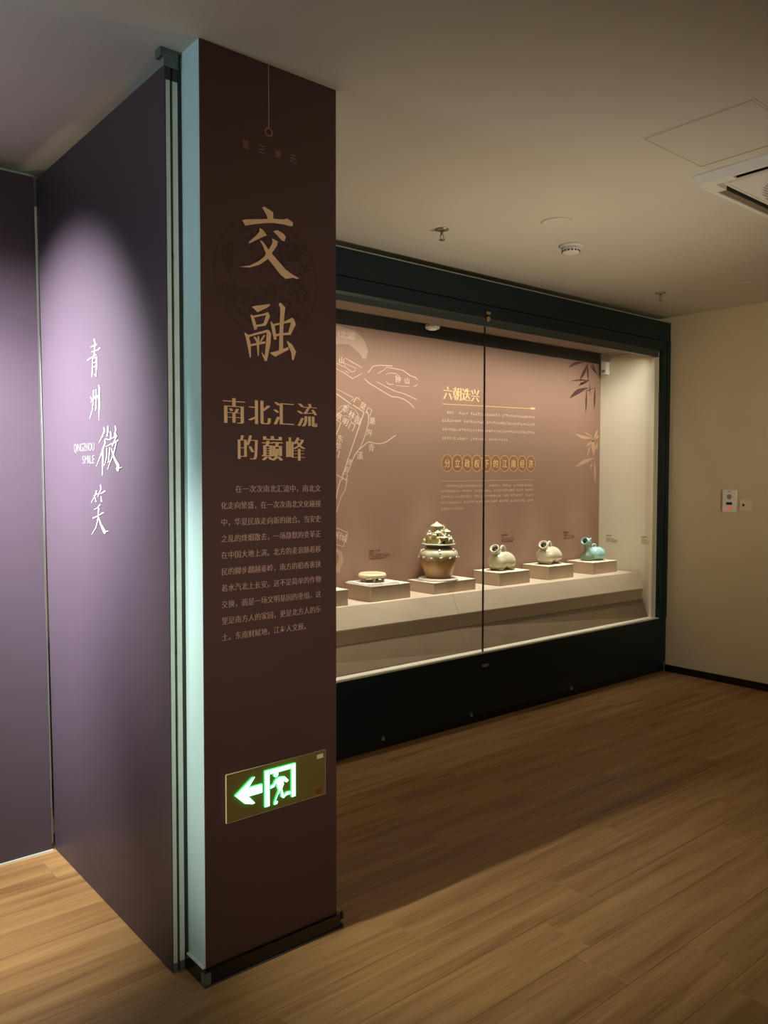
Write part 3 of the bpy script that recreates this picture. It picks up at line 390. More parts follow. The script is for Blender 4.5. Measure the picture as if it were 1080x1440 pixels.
# cord and ring
bm = bmesh.new(); ribbon(bm, [(1.3437, H-.002), (1.3437, 2.588)], .0035, .0008, CF); bm_link('cord_line', bm, 'gold_dull', fp)
bm = bmesh.new(); disc(bm, 1.3438, 2.5755, .0135, .0135, .0008, CF, 32, ri=.0032); bm_link('ring_mark', bm, 'gold_dull', fp)
for ch, u in zip('第三单元', (1.264, 1.3188, 1.376, 1.431)):
    text_print('character', CF, ch, u, 2.517, .026, .030, 'gold_dull', fp, off=-.012, center=True, shear=0)
poly_print('title_character', CF, ART['jiao'], 'gold_ink', fp, .0016)
poly_print('title_character', CF, ART['rong'], 'gold_ink', fp, .0016)
for ch, u in zip('南北汇流', (1.2178, 1.3065, 1.3940, 1.4830)):
    text_print('heading_character', CF, ch, u, 1.7205, .080, .085, 'gold_ink', fp, smear=(-.05, -.034, -.017, 0, .017, .034, .05), off=-.020, center=True)
for ch, u in zip('的巅峰', (1.2640, 1.3520, 1.4380)):
    text_print('heading_character', CF, ch, u, 1.6115, .078, .084, 'gold_ink', fp, smear=(-.045, -.03, -.015, 0, .015, .03, .045), off=(-.008 if ch == '巅' else -.020), center=True)
PARA = ['　　在一次次南北汇流中，南北文', '化走向繁盛，在一次次南北文化碰撞', '中，华夏民族走向新的融合。当安史', '之乱的烽烟散去，一场静默的变革正', '在中国大地上演。北方的麦浪随着移', '民的脚步翻越秦岭，南方的稻香裹挟', '着水汽北上长安。这不是简单的作物', '交换，而是一场文明基因的重组。这', '里是南方人的家园，更是北方人的乐', '土。东南财赋地，江左人文薮。']
for i, s in enumerate(PARA):
    n = 15.0 if len(s) == 15 else 16.0
    u0 = 1.1715; su = (1.5365-u0)/n
    if i == len(PARA)-1: su = (1.5365-u0)/16
    text_print('text_line', CF, s, u0, 1.4785-.0494*i, su, .0245, 'grey_ink', fp, smear=(-.018, 0, .018), off=-.013)['kind'] = 'stuff'
struct(boxes('baseboard_pillar', [(XC0-.011, XC1+.011, YC-.011, YC-.0005, 0, .049), (XC0-.011, XC0-.0005, YC-.0005, 2.266, 0, .049), (XC1+.0005, XC1+.011, YC-.0005, 2.62, 0, .049)], 'black_gloss', bev=.0012), 'glossy black baseboard round the foot of the plum pillar', 'baseboard')
bb = bpy.data.objects['baseboard_pillar']
boxes('corner_guard', [(XC0-.0125, XC0+.010, YC-.0125, YC-.0112, .006, .042), (XC0-.0125, XC0-.0112, YC-.0112, YC+.008, .006, .042)], 'zinc', bb)
box('floor_strip', XC0-.013, XC1+.013, YC-.016, YC-.0112, 0, .004, 'clear_edge', bb)
box('top_strip', XC0-.010, XC0-.001, YC+.002, 2.262, .0495, .0535, 'aluminium', bb)
each('end_clip', [(XC1+.0115, XC1+.020, YC-.014, YC-.004, .03, .054), (XC1+.0115, XC1+.019, YC-.014, YC-.004, 0, .014)], 'black_gloss', bb)

# ------------------------------------------------------------------ purple partition with the exhibition title
pt = thing('partition_panel', 'tall purple partition with white calligraphy beside the plum pillar', 'partition', (XP, YP, 0))
def hexa(name, x0, x1, ya0, yb0, ya1, yb1, z0, z1, m, parent):
    v = [(x0, ya0, z0), (x1, ya0, z0), (x1, yb0, z0), (x0, yb0, z0), (x0, ya1, z1), (x1, ya1, z1), (x1, yb1, z1), (x0, yb1, z1)]
    f = [(3, 2, 1, 0), (4, 5, 6, 7), (0, 1, 5, 4), (1, 2, 6, 5), (2, 3, 7, 6), (3, 0, 4, 7)]
    return mesh_obj(name, v, f, m, parent)
hexa('panel_board', XP, XP+.003, YP+.0002, 3.355, YP+.0002, 3.468, .003, 2.732, 'plum_film', pt)
hexa('panel_core', XP+.0035, 1.1005, YP+.03, 3.36, YP+.03, 3.47, .003, 2.70, 'dark_channel', pt)
box('end_profile', XP+.0034, XP+.0165, YP, YP+.028, .03, 2.690, 'aluminium', pt, .001)
box('end_profile', XP+.0245, 1.1005, YP, YP+.028, .03, 2.690, 'aluminium', pt, .001)
box('channel', XP+.0168, XP+.0243, YP+.006, YP+.028, .0, 2.73, 'dark_channel', pt)
each('head_profile', [(XP+.0034, XP+.0165, YP, YP+.028, 2.6915, 2.730), (XP+.0245, 1.1005, YP, YP+.028, 2.6915, 2.730)], 'dark_channel', pt)
each('foot_profile', [(XP+.0034, XP+.0165, YP-.001, YP+.028, .001, .029), (XP+.0245, 1.1005, YP-.001, YP+.028, .001, .029)], 'zinc', pt)
box('floor_seal', XP+.002, 1.112, YP+.0285, YP+.06, .0, .03, 'rubber_dark', pt)
box('gap_strip', 1.1008, 1.1125, YP+.002, YP+.032, .0, 2.775, 'rubber_dark', pt)  # dark strip filling the gap between panel edge and pillar
bk = box('ceiling_bracket', XP-.002, 1.1015, YP-.003, YP-.0005, 2.727, H-.0005, 'zinc', pt)
box('bracket_flange', XP-.014, XP-.0022, YP-.003, YP+.03, H-.026, H-.0005, 'zinc', pt)
for x, z in ((XP+.004, 2.757), (XP+.020, 2.755), (XP+.0365, 2.762), (XP+.028, 2.738)):
    lathe('screw', [(.0028, 0), (.0028, .0012), (.001, .0018)], (x, YP-.003, z), 'steel', bk, 10, Matrix.Rotation(PI/2, 3, 'X'))
for z in (.985, 2.18):
    box('bolt', XP+.0165, XP+.0235, YP+.003, YP+.0055, z, z+.012, 'dark_hole', pt)
PF = ('x', XP)
for k in ('qing', 'zhou', 'wei', 'xiao'):
    poly_print('calligraphy_character', PF, ART[k], 'white_ink', pt, .0016)
V, F = glyph('QINGZHOU'); wq = max(v[0] for v in V)
text_print('latin_word', PF, 'QINGZHOU', -3.071, 1.6175, .209/wq, .043, 'white_ink', pt, off=-.03)
V, F = glyph('SMILE'); ws = max(v[0] for v in V)
text_print('latin_word', PF, 'SMILE', -2.984, 1.5720, .122/ws, .043, 'white_ink', pt, off=-.03)
# the far dark panel (it leans a little) and the pale edge strip in the joint
pd = thing('partition_panel', 'plain purple partition without lettering, meeting the lettered one in a corner', 'partition', (-.4, 3.36, 0))
v = [(-3.9, 3.352, .004), (1.046, 3.352, .004), (1.046, 3.392, .004), (-3.9, 3.392, .004), (-3.9, 3.457, 2.735), (1.046, 3.457, 2.735), (1.046, 3.497, 2.735), (-3.9, 3.497, 2.735)]
f = [(3, 2, 1, 0), (4, 5, 6, 7), (0, 1, 5, 4), (1, 2, 6, 5), (2, 3, 7, 6), (3, 0, 4, 7)]
mesh_obj('panel_board', v, f, 'plum_film', pd)
v = [(1.0475, 3.375, .02), (1.0585, 3.375, .02), (1.0585, 3.395, .02), (1.0475, 3.395, .02), (1.0475, 3.462, 2.62), (1.0585, 3.462, 2.62), (1.0585, 3.482, 2.62), (1.0475, 3.482, 2.62)]
mesh_obj('edge_strip', v, f, 'aluminium', pd)
mesh_obj('floor_strip', [(-3.9, 3.347, 0), (1.05, 3.347, 0), (1.05, 3.352, 0), (-3.9, 3.352, 0), (-3.9, 3.347, .006), (1.05, 3.347, .006), (1.05, 3.352, .006), (-3.9, 3.352, .006)], f, 'aluminium', pd)

# ------------------------------------------------------------------ exit sign
es = thing('exit_sign', 'glowing green exit sign with arrow low on the plum pillar panel', 'exit sign', (1.363, YC, .55))
plate = box('acrylic_plate', 1.181, 1.546, YC-.010, YC-.003, .478, .6245, 'exit_plate', es, .001)
each('standoff', [(1.19, 1.20, YC-.0029, YC-.0019, .49, .50), (1.53, 1.54, YC-.0029, YC-.0019, .60, .61)], 'steel', es)
boxes('plate_edge', [(1.1795, 1.5475, YC-.0102, YC-.0028, .4765, .4778), (1.1795, 1.5475, YC-.0102, YC-.0028, .6247, .6256), (1.5462, 1.5475, YC-.0102, YC-.0028, .4780, .6245), (1.1795, 1.1808, YC-.0102, YC-.0028, .4780, .6245)], 'acrylic_edge', es)
def prism_print(name, polys, y0, th, mf, medge, parent):
    bm = bmesh.new()
    for P in polys:
        a = [bm.verts.new((u, y0-th, v)) for u, v in P]; b = [bm.verts.new((u, y0, v)) for u, v in P]
        bm.faces.new(a).material_index = 0; n = len(P)
        for i in range(n): bm.faces.new((a[i], a[(i+1) % n], b[(i+1) % n], b[i])).material_index = 1
    bmesh.ops.recalc_face_normals(bm, faces=bm.faces[:])
    bmesh.ops.triangulate(bm, faces=[f for f in bm.faces if f.material_index == 0])
    me = bpy.data.meshes.new(name); bm.to_mesh(me); bm.free(); me.materials.append(MATS[mf]); me.materials.append(MATS[medge])
    return link(name, me, mf, parent)
def E(L): return [[(u, v) for u, v in P] for P in L]
ox, oz = 1.1805, .4790   # plate frame: s in 0..1 along the width, t up in metres
def S(L): return [[(1.1805+.3645*s, .4785+.1450*t) for s, t in P] for P in L]
arrow = S([[(.070, .54), (.235, .83), (.262, .83), (.200, .64), (.333, .64), (.333, .45), (.200, .45), (.262, .27), (.235, .26), (.160, .32)]])
frame = S([[(.358, .11), (.405, .11), (.405, .90), (.358, .90)], [(.410, .80), (.625, .80), (.625, .90), (.410, .90)], [(.630, .16), (.672, .16), (.672, .90), (.630, .90)]])
def cs(cx, cy, r, n=14): return [(cx+r*.398*math.cos(2*PI*i/n), cy+r*math.sin(2*PI*i/n)) for i in range(n)]
man = S([cs(.470, .765, .062), [(.468, .655), (.500, .685), (.560, .665), (.600, .56), (.580, .52), (.560, .55), (.545, .58), (.550, .50), (.530, .40), (.500, .36), (.482, .48)],
   [(.480, .66), (.492, .60), (.466, .56), (.455, .50), (.415, .48), (.412, .53), (.445, .56), (.455, .62)],
   [(.498, .40), (.512, .36), (.490, .30), (.466, .18), (.490, .16), (.482, .11), (.452, .10), (.452, .15), (.470, .26)],
   [(.528, .41), (.520, .33), (.548, .26), (.582, .31), (.622, .30), (.622, .24), (.575, .235), (.545, .19), (.520, .24)]])
prism_print('arrow', arrow, YC-.0104, .005, 'exit_glow', 'exit_edge', es)
prism_print('door_frame', frame, YC-.0104, .005, 'exit_glow', 'exit_edge', es)
prism_print('running_figure', man, YC-.0104, .005, 'exit_glow', 'exit_edge', es)
box('sticker', 1.512, 1.537, YC-.0112, YC-.0104, .601, .615, 'foam_white', es)
boxes('red_mark', [(1.508, 1.514, YC-.0109, YC-.0104, .486, .500), (1.516, 1.520, YC-.0109, YC-.0104, .484, .500), (1.522, 1.534, YC-.0109, YC-.0104, .496, .500), (1.526, 1.530, YC-.0109, YC-.0104, .486, .495)], 'red_ink', es)

# ------------------------------------------------------------------ showcase
dc = thing('display_case', 'long dark built-in showcase with glass front against the far wall', 'showcase', (3.45, YG, 0))
box('base_cabinet', 1.14, XR-.0005, YG+.002, 3.52, .05, .428, 'case_paint', dc, .002)
box('plinth', 1.14, XR-.0005, YG+.016, 3.52, 0, .0495, 'black_slot', dc)
box('sill', 1.14, 5.690, YG-.001, 3.5095, .4285, .4365, 'sill_cream', dc)
hd = each('header_board', [(1.14, XR-.0005, YG, YG+.024, 2.588, 2.7315), (1.14, 5.745, YG+.0008, YG+.024, 2.506, 2.5835)], 'case_paint', dc, .001)[0]
each('keyhole', [(2.720, 2.79, YG-.0012, YG-.0001, 2.610, 2.655), (4.800, 4.87, YG-.0012, YG-.0001, 2.595, 2.635)], 'dark_hole', hd)
box('header_edge', 1.14, XR-.0005, YG-.003, YG+.024, 2.732, 2.738, 'edge_grey', dc)
# lower lip of the header with a sloping face
v = []
for x in (1.14, 5.640):
    v += [(x, YG-.004, 2.5055), (x, YG+.006, 2.490), (x, YG+.006, 2.457), (x, YG+.034, 2.457), (x, YG+.034, 2.5055)]
mesh_obj('header_lip', v, [(0, 1, 2, 3, 4), (9, 8, 7, 6, 5)] + [(i, (i+1) % 5, (i+1) % 5+5, i+5) for i in range(5)], 'case_trim', dc)
box('corner_post', 5.690, 5.742, YG+.0005, YG+.03, .430, 2.5875, 'case_paint', dc, .001)
box('corner_post', 5.750, XR-.0005, YG-.004, YG+.03, .430, 2.5875, 'case_paint', dc, .002)
box('post_sheen', 5.743, 5.749, YG+.002, YG+.02, .432, 2.5870, 'case_trim', dc)  # lighter strip stands in for the sheen along the post groove
box('glass_pane', 1.70, 3.6972, YG+.012, YG+.018, .437, 2.49, 'glass', dc)
box('glass_pane', 3.7048, 5.688, YG+.012, YG+.018, .437, 2.49, 'glass', dc)
box('pane_joint', 3.6975, 3.7045, YG+.009, YG+.019, .4365, 2.5050, 'rubber_dark', dc)
lk = box('lock', 3.690, 3.728, YG-.010, YG-.0001, 2.527, 2.545, 'brass', dc, .002)
lathe('lock_barrel', [(0.016, 0), (.016, .012), (.012, .014), (0, .014)], (3.709, YG+.0005, 2.500), 'brass', lk, 20, Matrix.Rotation(PI/2, 3, 'X'))
hb = box('handle', 3.680, 3.735, YG-.008, YG+.0015, .345, .362, 'steel', dc, .003)
for x in (2.86, 3.57, 4.57, 5.76):
    fc = box('foot_clip', x, x+.022, YG-.009, YG+.001, .052, .078, 'zinc', dc, .002); box('clip_nose', x+.004, x+.018, YG-.014, YG-.0092, .056, .07, 'steel', fc)
box('soffit', 1.14, 5.690, YG+.035, 3.86, 2.520, 2.535, 'soffit', dc)
boxes('light_slot', [(1.14, 5.690, 3.862, 4.02, 2.55, 2.56), (1.14, 5.69, 4.003, 4.02, 2.466, 2.549)], 'black_slot', dc)
sp = box('side_panel', 5.691, 5.70, YG+.031, 4.02, .43, 2.56, 'side_cream', dc)
box('side_return', 5.640, 5.690, YG+.036, YG+.060, .437, 2.505, 'side_cream', dc)
XS = ('x', 5.691)
# printed back panel
mu = tag(box('mural_panel', 1.20, 5.690, 4.0, 4.02, .43, 2.465, 'mural_print'), 'dusky pink printed mural forming the back of the showcase', 'mural')
MF = ('y', 4.0)
for P in ART['lake']: poly_print('lake_shape', MF, [P], 'mural_pale', mu, .0008)
for P in ART['map']: poly_print('map_line', MF, [P], 'mural_line', mu, .0012)
for P in ART['bamboo_dark']: poly_print('bamboo_leaf', MF, [P], 'bamboo_dark', mu, .0010)
for P in ART['bamboo_light']: poly_print('bamboo_leaf', MF, [P], 'bamboo_light', mu, .0010)
def mc(ch, u, z, s, rot=0, m='mural_line', sx=1.0, smear=(-.02, .02)):
    text_print('character', MF, ch, u, z, s*sx, s, m, mu, center=True, rot=rot, smear=smear, d=.0016)
mc('钟', 3.470, 2.166, .052); mc('山', 3.549, 2.163, .048); mc('山', 3.012, 2.245, .046)
for ch, u in zip('（北湖）', (2.975, 3.025, 3.078, 3.125)): mc(ch, u, 2.402, .052)
def run(s, p0, p1, size, rot):
    n = len(s)
    for i, ch in enumerate(s):
        t = i/(n-1) if n > 1 else 0
        mc(ch, p0[0]+(p1[0]-p0[0])*t, p0[1]+(p1[1]-p0[1])*t, size, rot)
run('广莫门', (3.133, 2.006), (3.226, 1.943), .050, -.45)
run('华林园', (3.040, 1.948), (3.138, 1.884), .052, -.45)
run('承明门', (2.990, 1.900), (3.090, 1.842), .050, -.45)
run('东华门', (3.000, 1.764), (2.972, 1.672), .050, -.25)
run('建春门', (3.068, 1.622), (3.036, 1.530), .046, -.25)
mc('潮', 3.253, 1.885, .050); mc('沟', 3.229, 1.812, .046); mc('青', 3.247, 1.715, .052); mc('溪', 3.155, 1.664, .056)
mc('府', 2.988, 1.168, .052, -.2); mc('城', 3.032, 1.148, .052, -.2)
for ch, u in zip('六朝迭兴', (3.924, 4.017, 4.105, 4.196)):
    text_print('heading_character', MF, ch, u, 2.107, .090, .098, 'mural_gold', mu, smear=SONG, off=-.012, center=True)
bm = bmesh.new(); ribbon(bm, [(3.873, 2.031), (4.851, 2.052)], .004, .0012, MF); ribbon(bm, [(4.800, 2.053), (4.853, 2.053)], .014, .0014, MF)
bm_link('rule_line', bm, 'mural_gold', mu)
bm = bmesh.new(); ribbon(bm, [(3.866, 1.502), (4.846, 1.512)], .003, .0012, MF); bm_link('rule_line', bm, 'mural_line', mu)
rr = random.Random(11)
def scribble(name, pl, u0, z0, width, n, h, m, parent, slope=0, d=.0012, gaps=True):
    """a line of very small printed characters, each a few short strokes"""
    bm = bmesh.new(); cw = width/n; q = 0
    for i in range(n):
        if gaps and rr.random() < .07: continue
        u = u0 + cw*i; zz = z0 + slope*(u-u0)
        for k in range(rr.randint(2, 3)):
            q += 1; yy = zz + h*rr.uniform(.1, .9)
            ribbon(bm, [(u+cw*.1, yy), (u+cw*.85, yy)], h*.13, d+q*.0000015, pl)
        for k in range(rr.randint(1, 2)):
            q += 1; xx = u + cw*rr.uniform(.2, .8)
            ribbon(bm, [(xx, zz), (xx, zz+h)], h*.12, d+q*.0000015, pl)
    o = bm_link(name, bm, m, parent); o['kind'] = 'stuff'; return o
for i, (z, a, b) in enumerate(((1.978, 3.915, 4.852), (1.922, 3.870, 4.855), (1.861, 3.870, 4.852), (1.800, 3.870, 4.545))):
    scribble('text_line', MF, a, z-.012, b-a, int((b-a)/.0232), .020, 'mural_line', mu, slope=.012)
for i, (z, a, b) in enumerate(((1.470, 3.912, 4.835), (1.434, 3.862, 4.848), (1.395, 3.862, 4.848), (1.355, 3.862, 4.848), (1.312, 3.862, 4.09))):
    scribble('text_line', MF, a, z-.010, b-a, int((b-a)/.0205), .018, 'mural_line', mu, slope=.004)
for i, ch in enumerate('分立政权下的江南经济'):
    u = 3.922 + i*.0985
    bm = bmesh.new(); disc(bm, u, 1.627+.0008*i, .0515, .0585, .0006+i*.00002, MF, 36); disk = bm_link('coin_disc', bm, 'coin_fill', mu)
    bm = bmesh.new(); disc(bm, u, 1.627+.0008*i, .0560, .0620, .0011+i*.00002, MF, 36, ri=.0068); bm_link('coin_ring', bm, 'coin_ring', disk)
    text_print('character', MF, ch, u, 1.625+.0008*i, .056, .064, 'mural_gold', disk, smear=(-.012, .012), center=True, d=.0018)
def caption(pl, u, z, w_, m, parent):
    bm = bmesh.new()
    for k, (ww, hh) in enumerate(((.5, .010), (.35, .006), (.95, .006), (1.0, .006), (.9, .006))):
        n = max(3, int(ww*w_/.008))
        for i in range(n):
            if rr.random() < .15: continue
            a = u + w_*ww*i/n
            ribbon(bm, [(a, z-k*.0125), (a+w_*ww/n*.8, z-k*.0125)], hh*.9, .0012+k*.0001, pl)
    bm_link('caption', bm, m, parent)['kind'] = 'stuff'
caption(MF, 3.231, 1.058, .175, 'caption_ink', mu)
caption(MF, 4.482, 1.105, .15, 'caption_ink', mu)
caption(MF, 5.215, 1.095, .15, 'caption_ink', mu)
caption(XS, -3.925, 1.055, .11, 'caption_grey', sp)
caption(XS, -3.600, 1.060, .10, 'caption_grey', sp)

# ------------------------------------------------------------------ bench and pedestals inside
bn = thing('stepped_bench', 'long beige cloth-covered bench with sloping front inside the showcase', 'display bench', (3.4, 3.8, .43))
def extr(name, sec0, sec1, x0, x1, m, parent):
    n = len(sec0); v = [(x0, a, b) for a, b in sec0] + [(x1, a, b) for a, b in sec1]
    return mesh_obj(name, v, [tuple(range(n))[::-1], tuple(range(n, 2*n))] + [(i, (i+1) % n, (i+1) % n+n, i+n) for i in range(n)], m, parent)
xm = 3.655
for a, b in ((1.25, xm-.001), (xm+.001, 5.655)):
    tp = lambda x: 3.745 - (x-1.25)/4.405*.130
    s = lambda x: [(3.995, .78), (tp(x), .78), (tp(x)-.060, .660), (tp(x)-.060, .652), (3.995, .652)]
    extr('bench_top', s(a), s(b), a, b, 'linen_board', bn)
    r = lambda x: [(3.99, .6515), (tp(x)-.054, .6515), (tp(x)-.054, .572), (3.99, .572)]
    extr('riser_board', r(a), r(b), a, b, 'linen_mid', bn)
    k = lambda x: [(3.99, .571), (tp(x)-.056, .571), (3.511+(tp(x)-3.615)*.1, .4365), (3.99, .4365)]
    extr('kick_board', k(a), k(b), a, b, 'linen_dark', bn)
PED = [(2.545, 2.854, .874, 'beige pedestal block cut off by the plum pillar edge'),
       (3.026, 3.341, .874, 'beige pedestal block under the small footed dish'),
       (3.543, 3.926, .853, 'wide low beige pedestal block under the tall figured jar'),
       (4.165, 4.484, .872, 'beige pedestal block beside the glass joint, under a green tiger vessel'),
       (4.696, 4.989, .880, 'beige pedestal block under the middle one of three animal vessels'),
       (5.237, 5.552, .872, 'beige pedestal block under the turquoise vessel')]
for x0, x1, z, lab in PED:
    o = thing('display_pedestal', lab, 'pedestal', ((x0+x1)/2, 3.85, .7805), 'cloth-covered pedestals on the bench')
    g = box('block', x0, x1, 3.728, 3.975, .7805, z-.004, 'pedestal_cloth', o, .0015)
    box('top_board', x0-.0015, x1+.0015, 3.7265, 3.9765, z-.0038, z, 'board_top_lit', o, .001)
# ------------------------------------------------------------------ tall figured jar
jx, jy, jz = 3.700, 3.850, .8535
rg = tag(lathe('mount_ring', [(.125, 0), (.132, .003), (.132, .010), (.126, .014), (.088, .014), (.084, .006), (.084, 0)], (jx, jy, jz), 'foam_white', None, 56), 'round white display mount holding the foot of the tall jar', 'mount')
jr = thing('figured_jar', 'tall green and ochre glazed jar crowned with small towers and figures', 'jar', (jx, jy, jz+.0005))
z0 = jz+.0005
lathe('body', [(.072, 0), (.079, .004), (.083, .02), (.094, .045), (.107, .08), (.119, .112), (.128, .138), (.131, .155), (.130, .172), (.121, .190), (.100, .204), (.086, .208)], (jx, jy, z0), 'jar_glaze', jr, 56)
lathe('neck', [(.084, .2082), (.082, .216), (.084, .2285)], (jx, jy, z0), 'jar_neck_shade', jr, 48)
lathe('rim', [(.086, .2287), (.108, .231), (.113, .235), (.112, .239), (.080, .240)], (jx, jy, z0), 'jar_glaze', jr, 56)
tw = lathe('tower_wall', [(.082, .2402), (.080, .285), (.075, .288), (.070, .289)], (jx, jy, z0), 'jar_tower_glaze', jr, 40)
def L3(fr, fd, z): # offset in metres to the picture's right and towards the viewer
    return Vector((jx + .766*fr - .643*fd, jy - .643*fr - .766*fd, z0+z))
for k in range(12):
    a = 2*PI*k/12; u = Vector((math.cos(a), math.sin(a), 0))
    if k % 3 != 1: lathe('pilaster', [(.006, 0), (.006, .040), (.004, .044)], (jx+u.x*.083, jy+u.y*.083, z0+.241), 'jar_tower_glaze', jr, 8)
for fr, fd, z, s_ in ((.030, .0915, .2405, .010), (.022, .092, .2405, .006), (.050, .0525, .280, .006), (.062, .050, .280, .005), (.045, .0535, .300, .005), (-.010, .068, .289, .007)):
    c_ = L3(fr, fd, z); box('doorway', c_.x-s_*.55, c_.x+s_*.55, c_.y-s_*.55, c_.y+s_*.55, c_.z+.002, c_.z+.002+s_*1.9, 'dark_hole', jr)
# upper storey, hat roof and finial
lathe('upper_storey', [(.052, .289), (.046, .318), (.030, .322), (.028, .352)], (jx, jy, z0), 'jar_tower_glaze', jr, 32)
def hat(name, c, r, h, m, parent, n=32):
    return lathe(name, [(r*.86, -.003), (r, 0), (r*.97, .003), (r*.62, h*.55), (r*.28, h*.85), (r*.2, h), (r*.12, h*1.15), (0, h*1.25)], c, m, parent, n)
c = L3(-.012, .0, .352); hat('roof', (c.x, c.y, c.z), .044, .026, 'celadon', jr)
def house(fr, fd, z, w_, h, r):
    c = L3(fr, fd, z); t = 2*PI/8
    hs = lathe('gatehouse', [(w_, 0), (w_*.95, h), (w_*.4, h)], tuple(c), 'jar_tower_glaze', jr, 6, smooth=False)
    hat('roof', (c.x, c.y, c.z+h), r, .016, 'celadon', hs, 6)
house(-.010, .052, .289, .017, .022, .024)
house(.050, .030, .270, .026, .048, .032)
house(.030, .070, .2405, .024, .040, .034)
house(.066, .045, .2405, .020, .030, .028)
house(-.055, .010, .289, .014, .018, .018)
bm = bmesh.new()
def lump(name, c, r, m, parent, s=(1, 1, 1), sub=1):
    bm = bmesh.new(); blob(bm, c, r, s, sub); return bm_link(name, bm, m, parent, True)
def blob(bm, c, r, s=(1, 1, 1), sub=1):
    q = bmesh.ops.create_icosphere(bm, subdivisions=sub+1, radius=r)
    for v in q['verts']: v.co = Vector((v.co.x*s[0], v.co.y*s[1], v.co.z*s[2])) + Vector(c)
for fr, fd, z, r in ((-.072, .02, .296, .011), (-.060, .045, .300, .012), (-.064, .045, .318, .008), (-.040, .066, .297, .011), (-.026, .074, .296, .010), (-.095, .03, .262, .009), (.002, .088, .252, .010), (-.004, .095, .244, .008), (.022, .080, .300, .008),
                     (.040, .060, .300, .009), (.064, .050, .290, .009), (.078, .035, .280, .009), (.085, .03, .262, .010), (.094, .01, .250, .010), (.06, .075, .262, .009), (.032, .050, .335, .006), (.036, .030, .345, .007), (.020, .060, .320, .007)):
    fb = lump('figure', L3(fr, fd, z), r, 'celadon', jr, (1, 1, 1.15)); lump('figure_head', L3(fr, fd, z+r*1.2), r*.5, 'celadon', fb)
tube('finial', [L3(.030, .0, .32), L3(.032, .0, .365)], [.004, .0015], 'celadon', jr, 6)
for k in range(13):   # appliqué animals on the shoulder and belly
    a = 2*PI*k/13 + .2; rad = .129; zz = .150 if k % 2 else .153
    c = Vector((jx+math.cos(a)*rad, jy+math.sin(a)*rad, z0+zz))
    bm = bmesh.new(); blob(bm, c, .009, (1, 1, .8)); blob(bm, c+Vector((-math.sin(a)*.008, math.cos(a)*.008, .004)), .005); bm_link('applied_animal', bm, 'celadon_pale', jr, True)
for fr, fd, z in ((-.112, .03, .190), (-.100, .050, .198), (.0, .112, .196), (.002, .120, .180), (.09, .06, .200)):
    lump('applied_animal', L3(fr, fd, z), .011, 'celadon_pale', jr, (1, 1, 1.2))

# ------------------------------------------------------------------ small footed dish on its white mount
dx, dy, dz = 3.135, 3.850, .8745
mt = thing('mount_board', 'thin white square mount boards under the small footed dish', 'mount', (dx, dy, dz))
for k, (s, zz, r) in enumerate(((.128, 0, .0), (.118, .0062, .06))):
    o = box('board', dx-s, dx+s, dy-s*.86, dy+s*.86, dz+zz, dz+zz+.0055, 'foam_white', mt, .0008)
d0 = dz+.0122
dh = thing('footed_dish', 'small pale round dish on short legs upon white mount boards', 'dish', (dx, dy, d0))
lathe('dish', [(0, .022), (.066, .022), (.080, .026), (.088, .034), (.090, .041), (.084, .046), (.080, .052), (.074, .053), (.070, .049), (.04, .048), (0, .050)], (dx, dy, d0), 'dish_glaze', dh, 48)
for k in range(5):
    a = 2*PI*k/5+.4; c = Vector((dx+math.cos(a)*.066, dy+math.sin(a)*.066, d0))
    bm = bmesh.new(); lathe_bm(bm, [(.007, 0), (.009, .004), (.008, .012), (.012, .020), (.013, .027)], *c, n=14)
    blob(bm, c+Vector((math.cos(a)*.006, math.sin(a)*.006, .019)), .008); bm_link('leg', bm, 'celadon_pale', dh, True)

# ------------------------------------------------------------------ animal vessels
def rotpt(c, head):
    h = Vector((head[0], head[1], 0)).normalized(); s = Vector((-h.y, h.x, 0))
    return lambda x, y, z: Vector(c) + h*x + s*y + Vector((0, 0, z))
def bean(bm, T, a, b, h, waist=.14, cx=0, n=40, m=26):
    rows = []
    for i in range(m+1):
        th = PI*i/m; row = []
        for j in range(n):
            ph = 2*PI*j/n
            x = -math.cos(th); r = max(0.0, math.sin(th))**.82
            y = r*math.cos(ph); z = r*math.sin(ph)
            w_ = 1 - waist*math.exp(-((x+.05)/.25)**2)*(1 if z < .75 else .4)
            haunch = 1 + .10*math.exp(-((x+.62)/.22)**2 - ((z+.15)/.4)**2) + .10*math.exp(-((x-.55)/.22)**2 - ((z+.1)/.4)**2)
            zz = z*h*w_; zz = max(zz, -h*(.80 - .34*math.exp(-((x+.05)/.16)**2)*(1 if waist > .1 else 0)))
            row.append(bm.verts.new(T(cx + x*a, y*b*w_*haunch, h*.80 + .004 + zz)))
        rows.append(row)
    for A, B in zip(rows, rows[1:]):
        for j in range(n): bm.faces.new((A[j], A[(j+1) % n], B[(j+1) % n], B[j]))
    bmesh.ops.remove_doubles(bm, verts=bm.verts[:], dist=1e-5)
def mouth(T, p0, p1, r0, r1, m, parent):
    a = T(*p0); b = T(*p1); d = (b-a).normalized(); L = (b-a).length
    M = d.to_track_quat('Z', 'Y').to_matrix()
    o = lathe('spout', [(r0*1.15, -.01), (r0, L*.3), (r0*.98, L*.7), (r1, L*.94), (r1*1.02, L), (r1*.9, L+.002), (r1*.74, L-.002), (r0*.66, L*.6), (r0*.6, L*.3)], tuple(a), m, parent, 32, M)
    lathe('bore', [(0, L*.72), (r0*.70, L*.72), (r0*.74, L*.80), (0, L*.80)], tuple(a), 'dark_hole', o, 24, M)
    return o
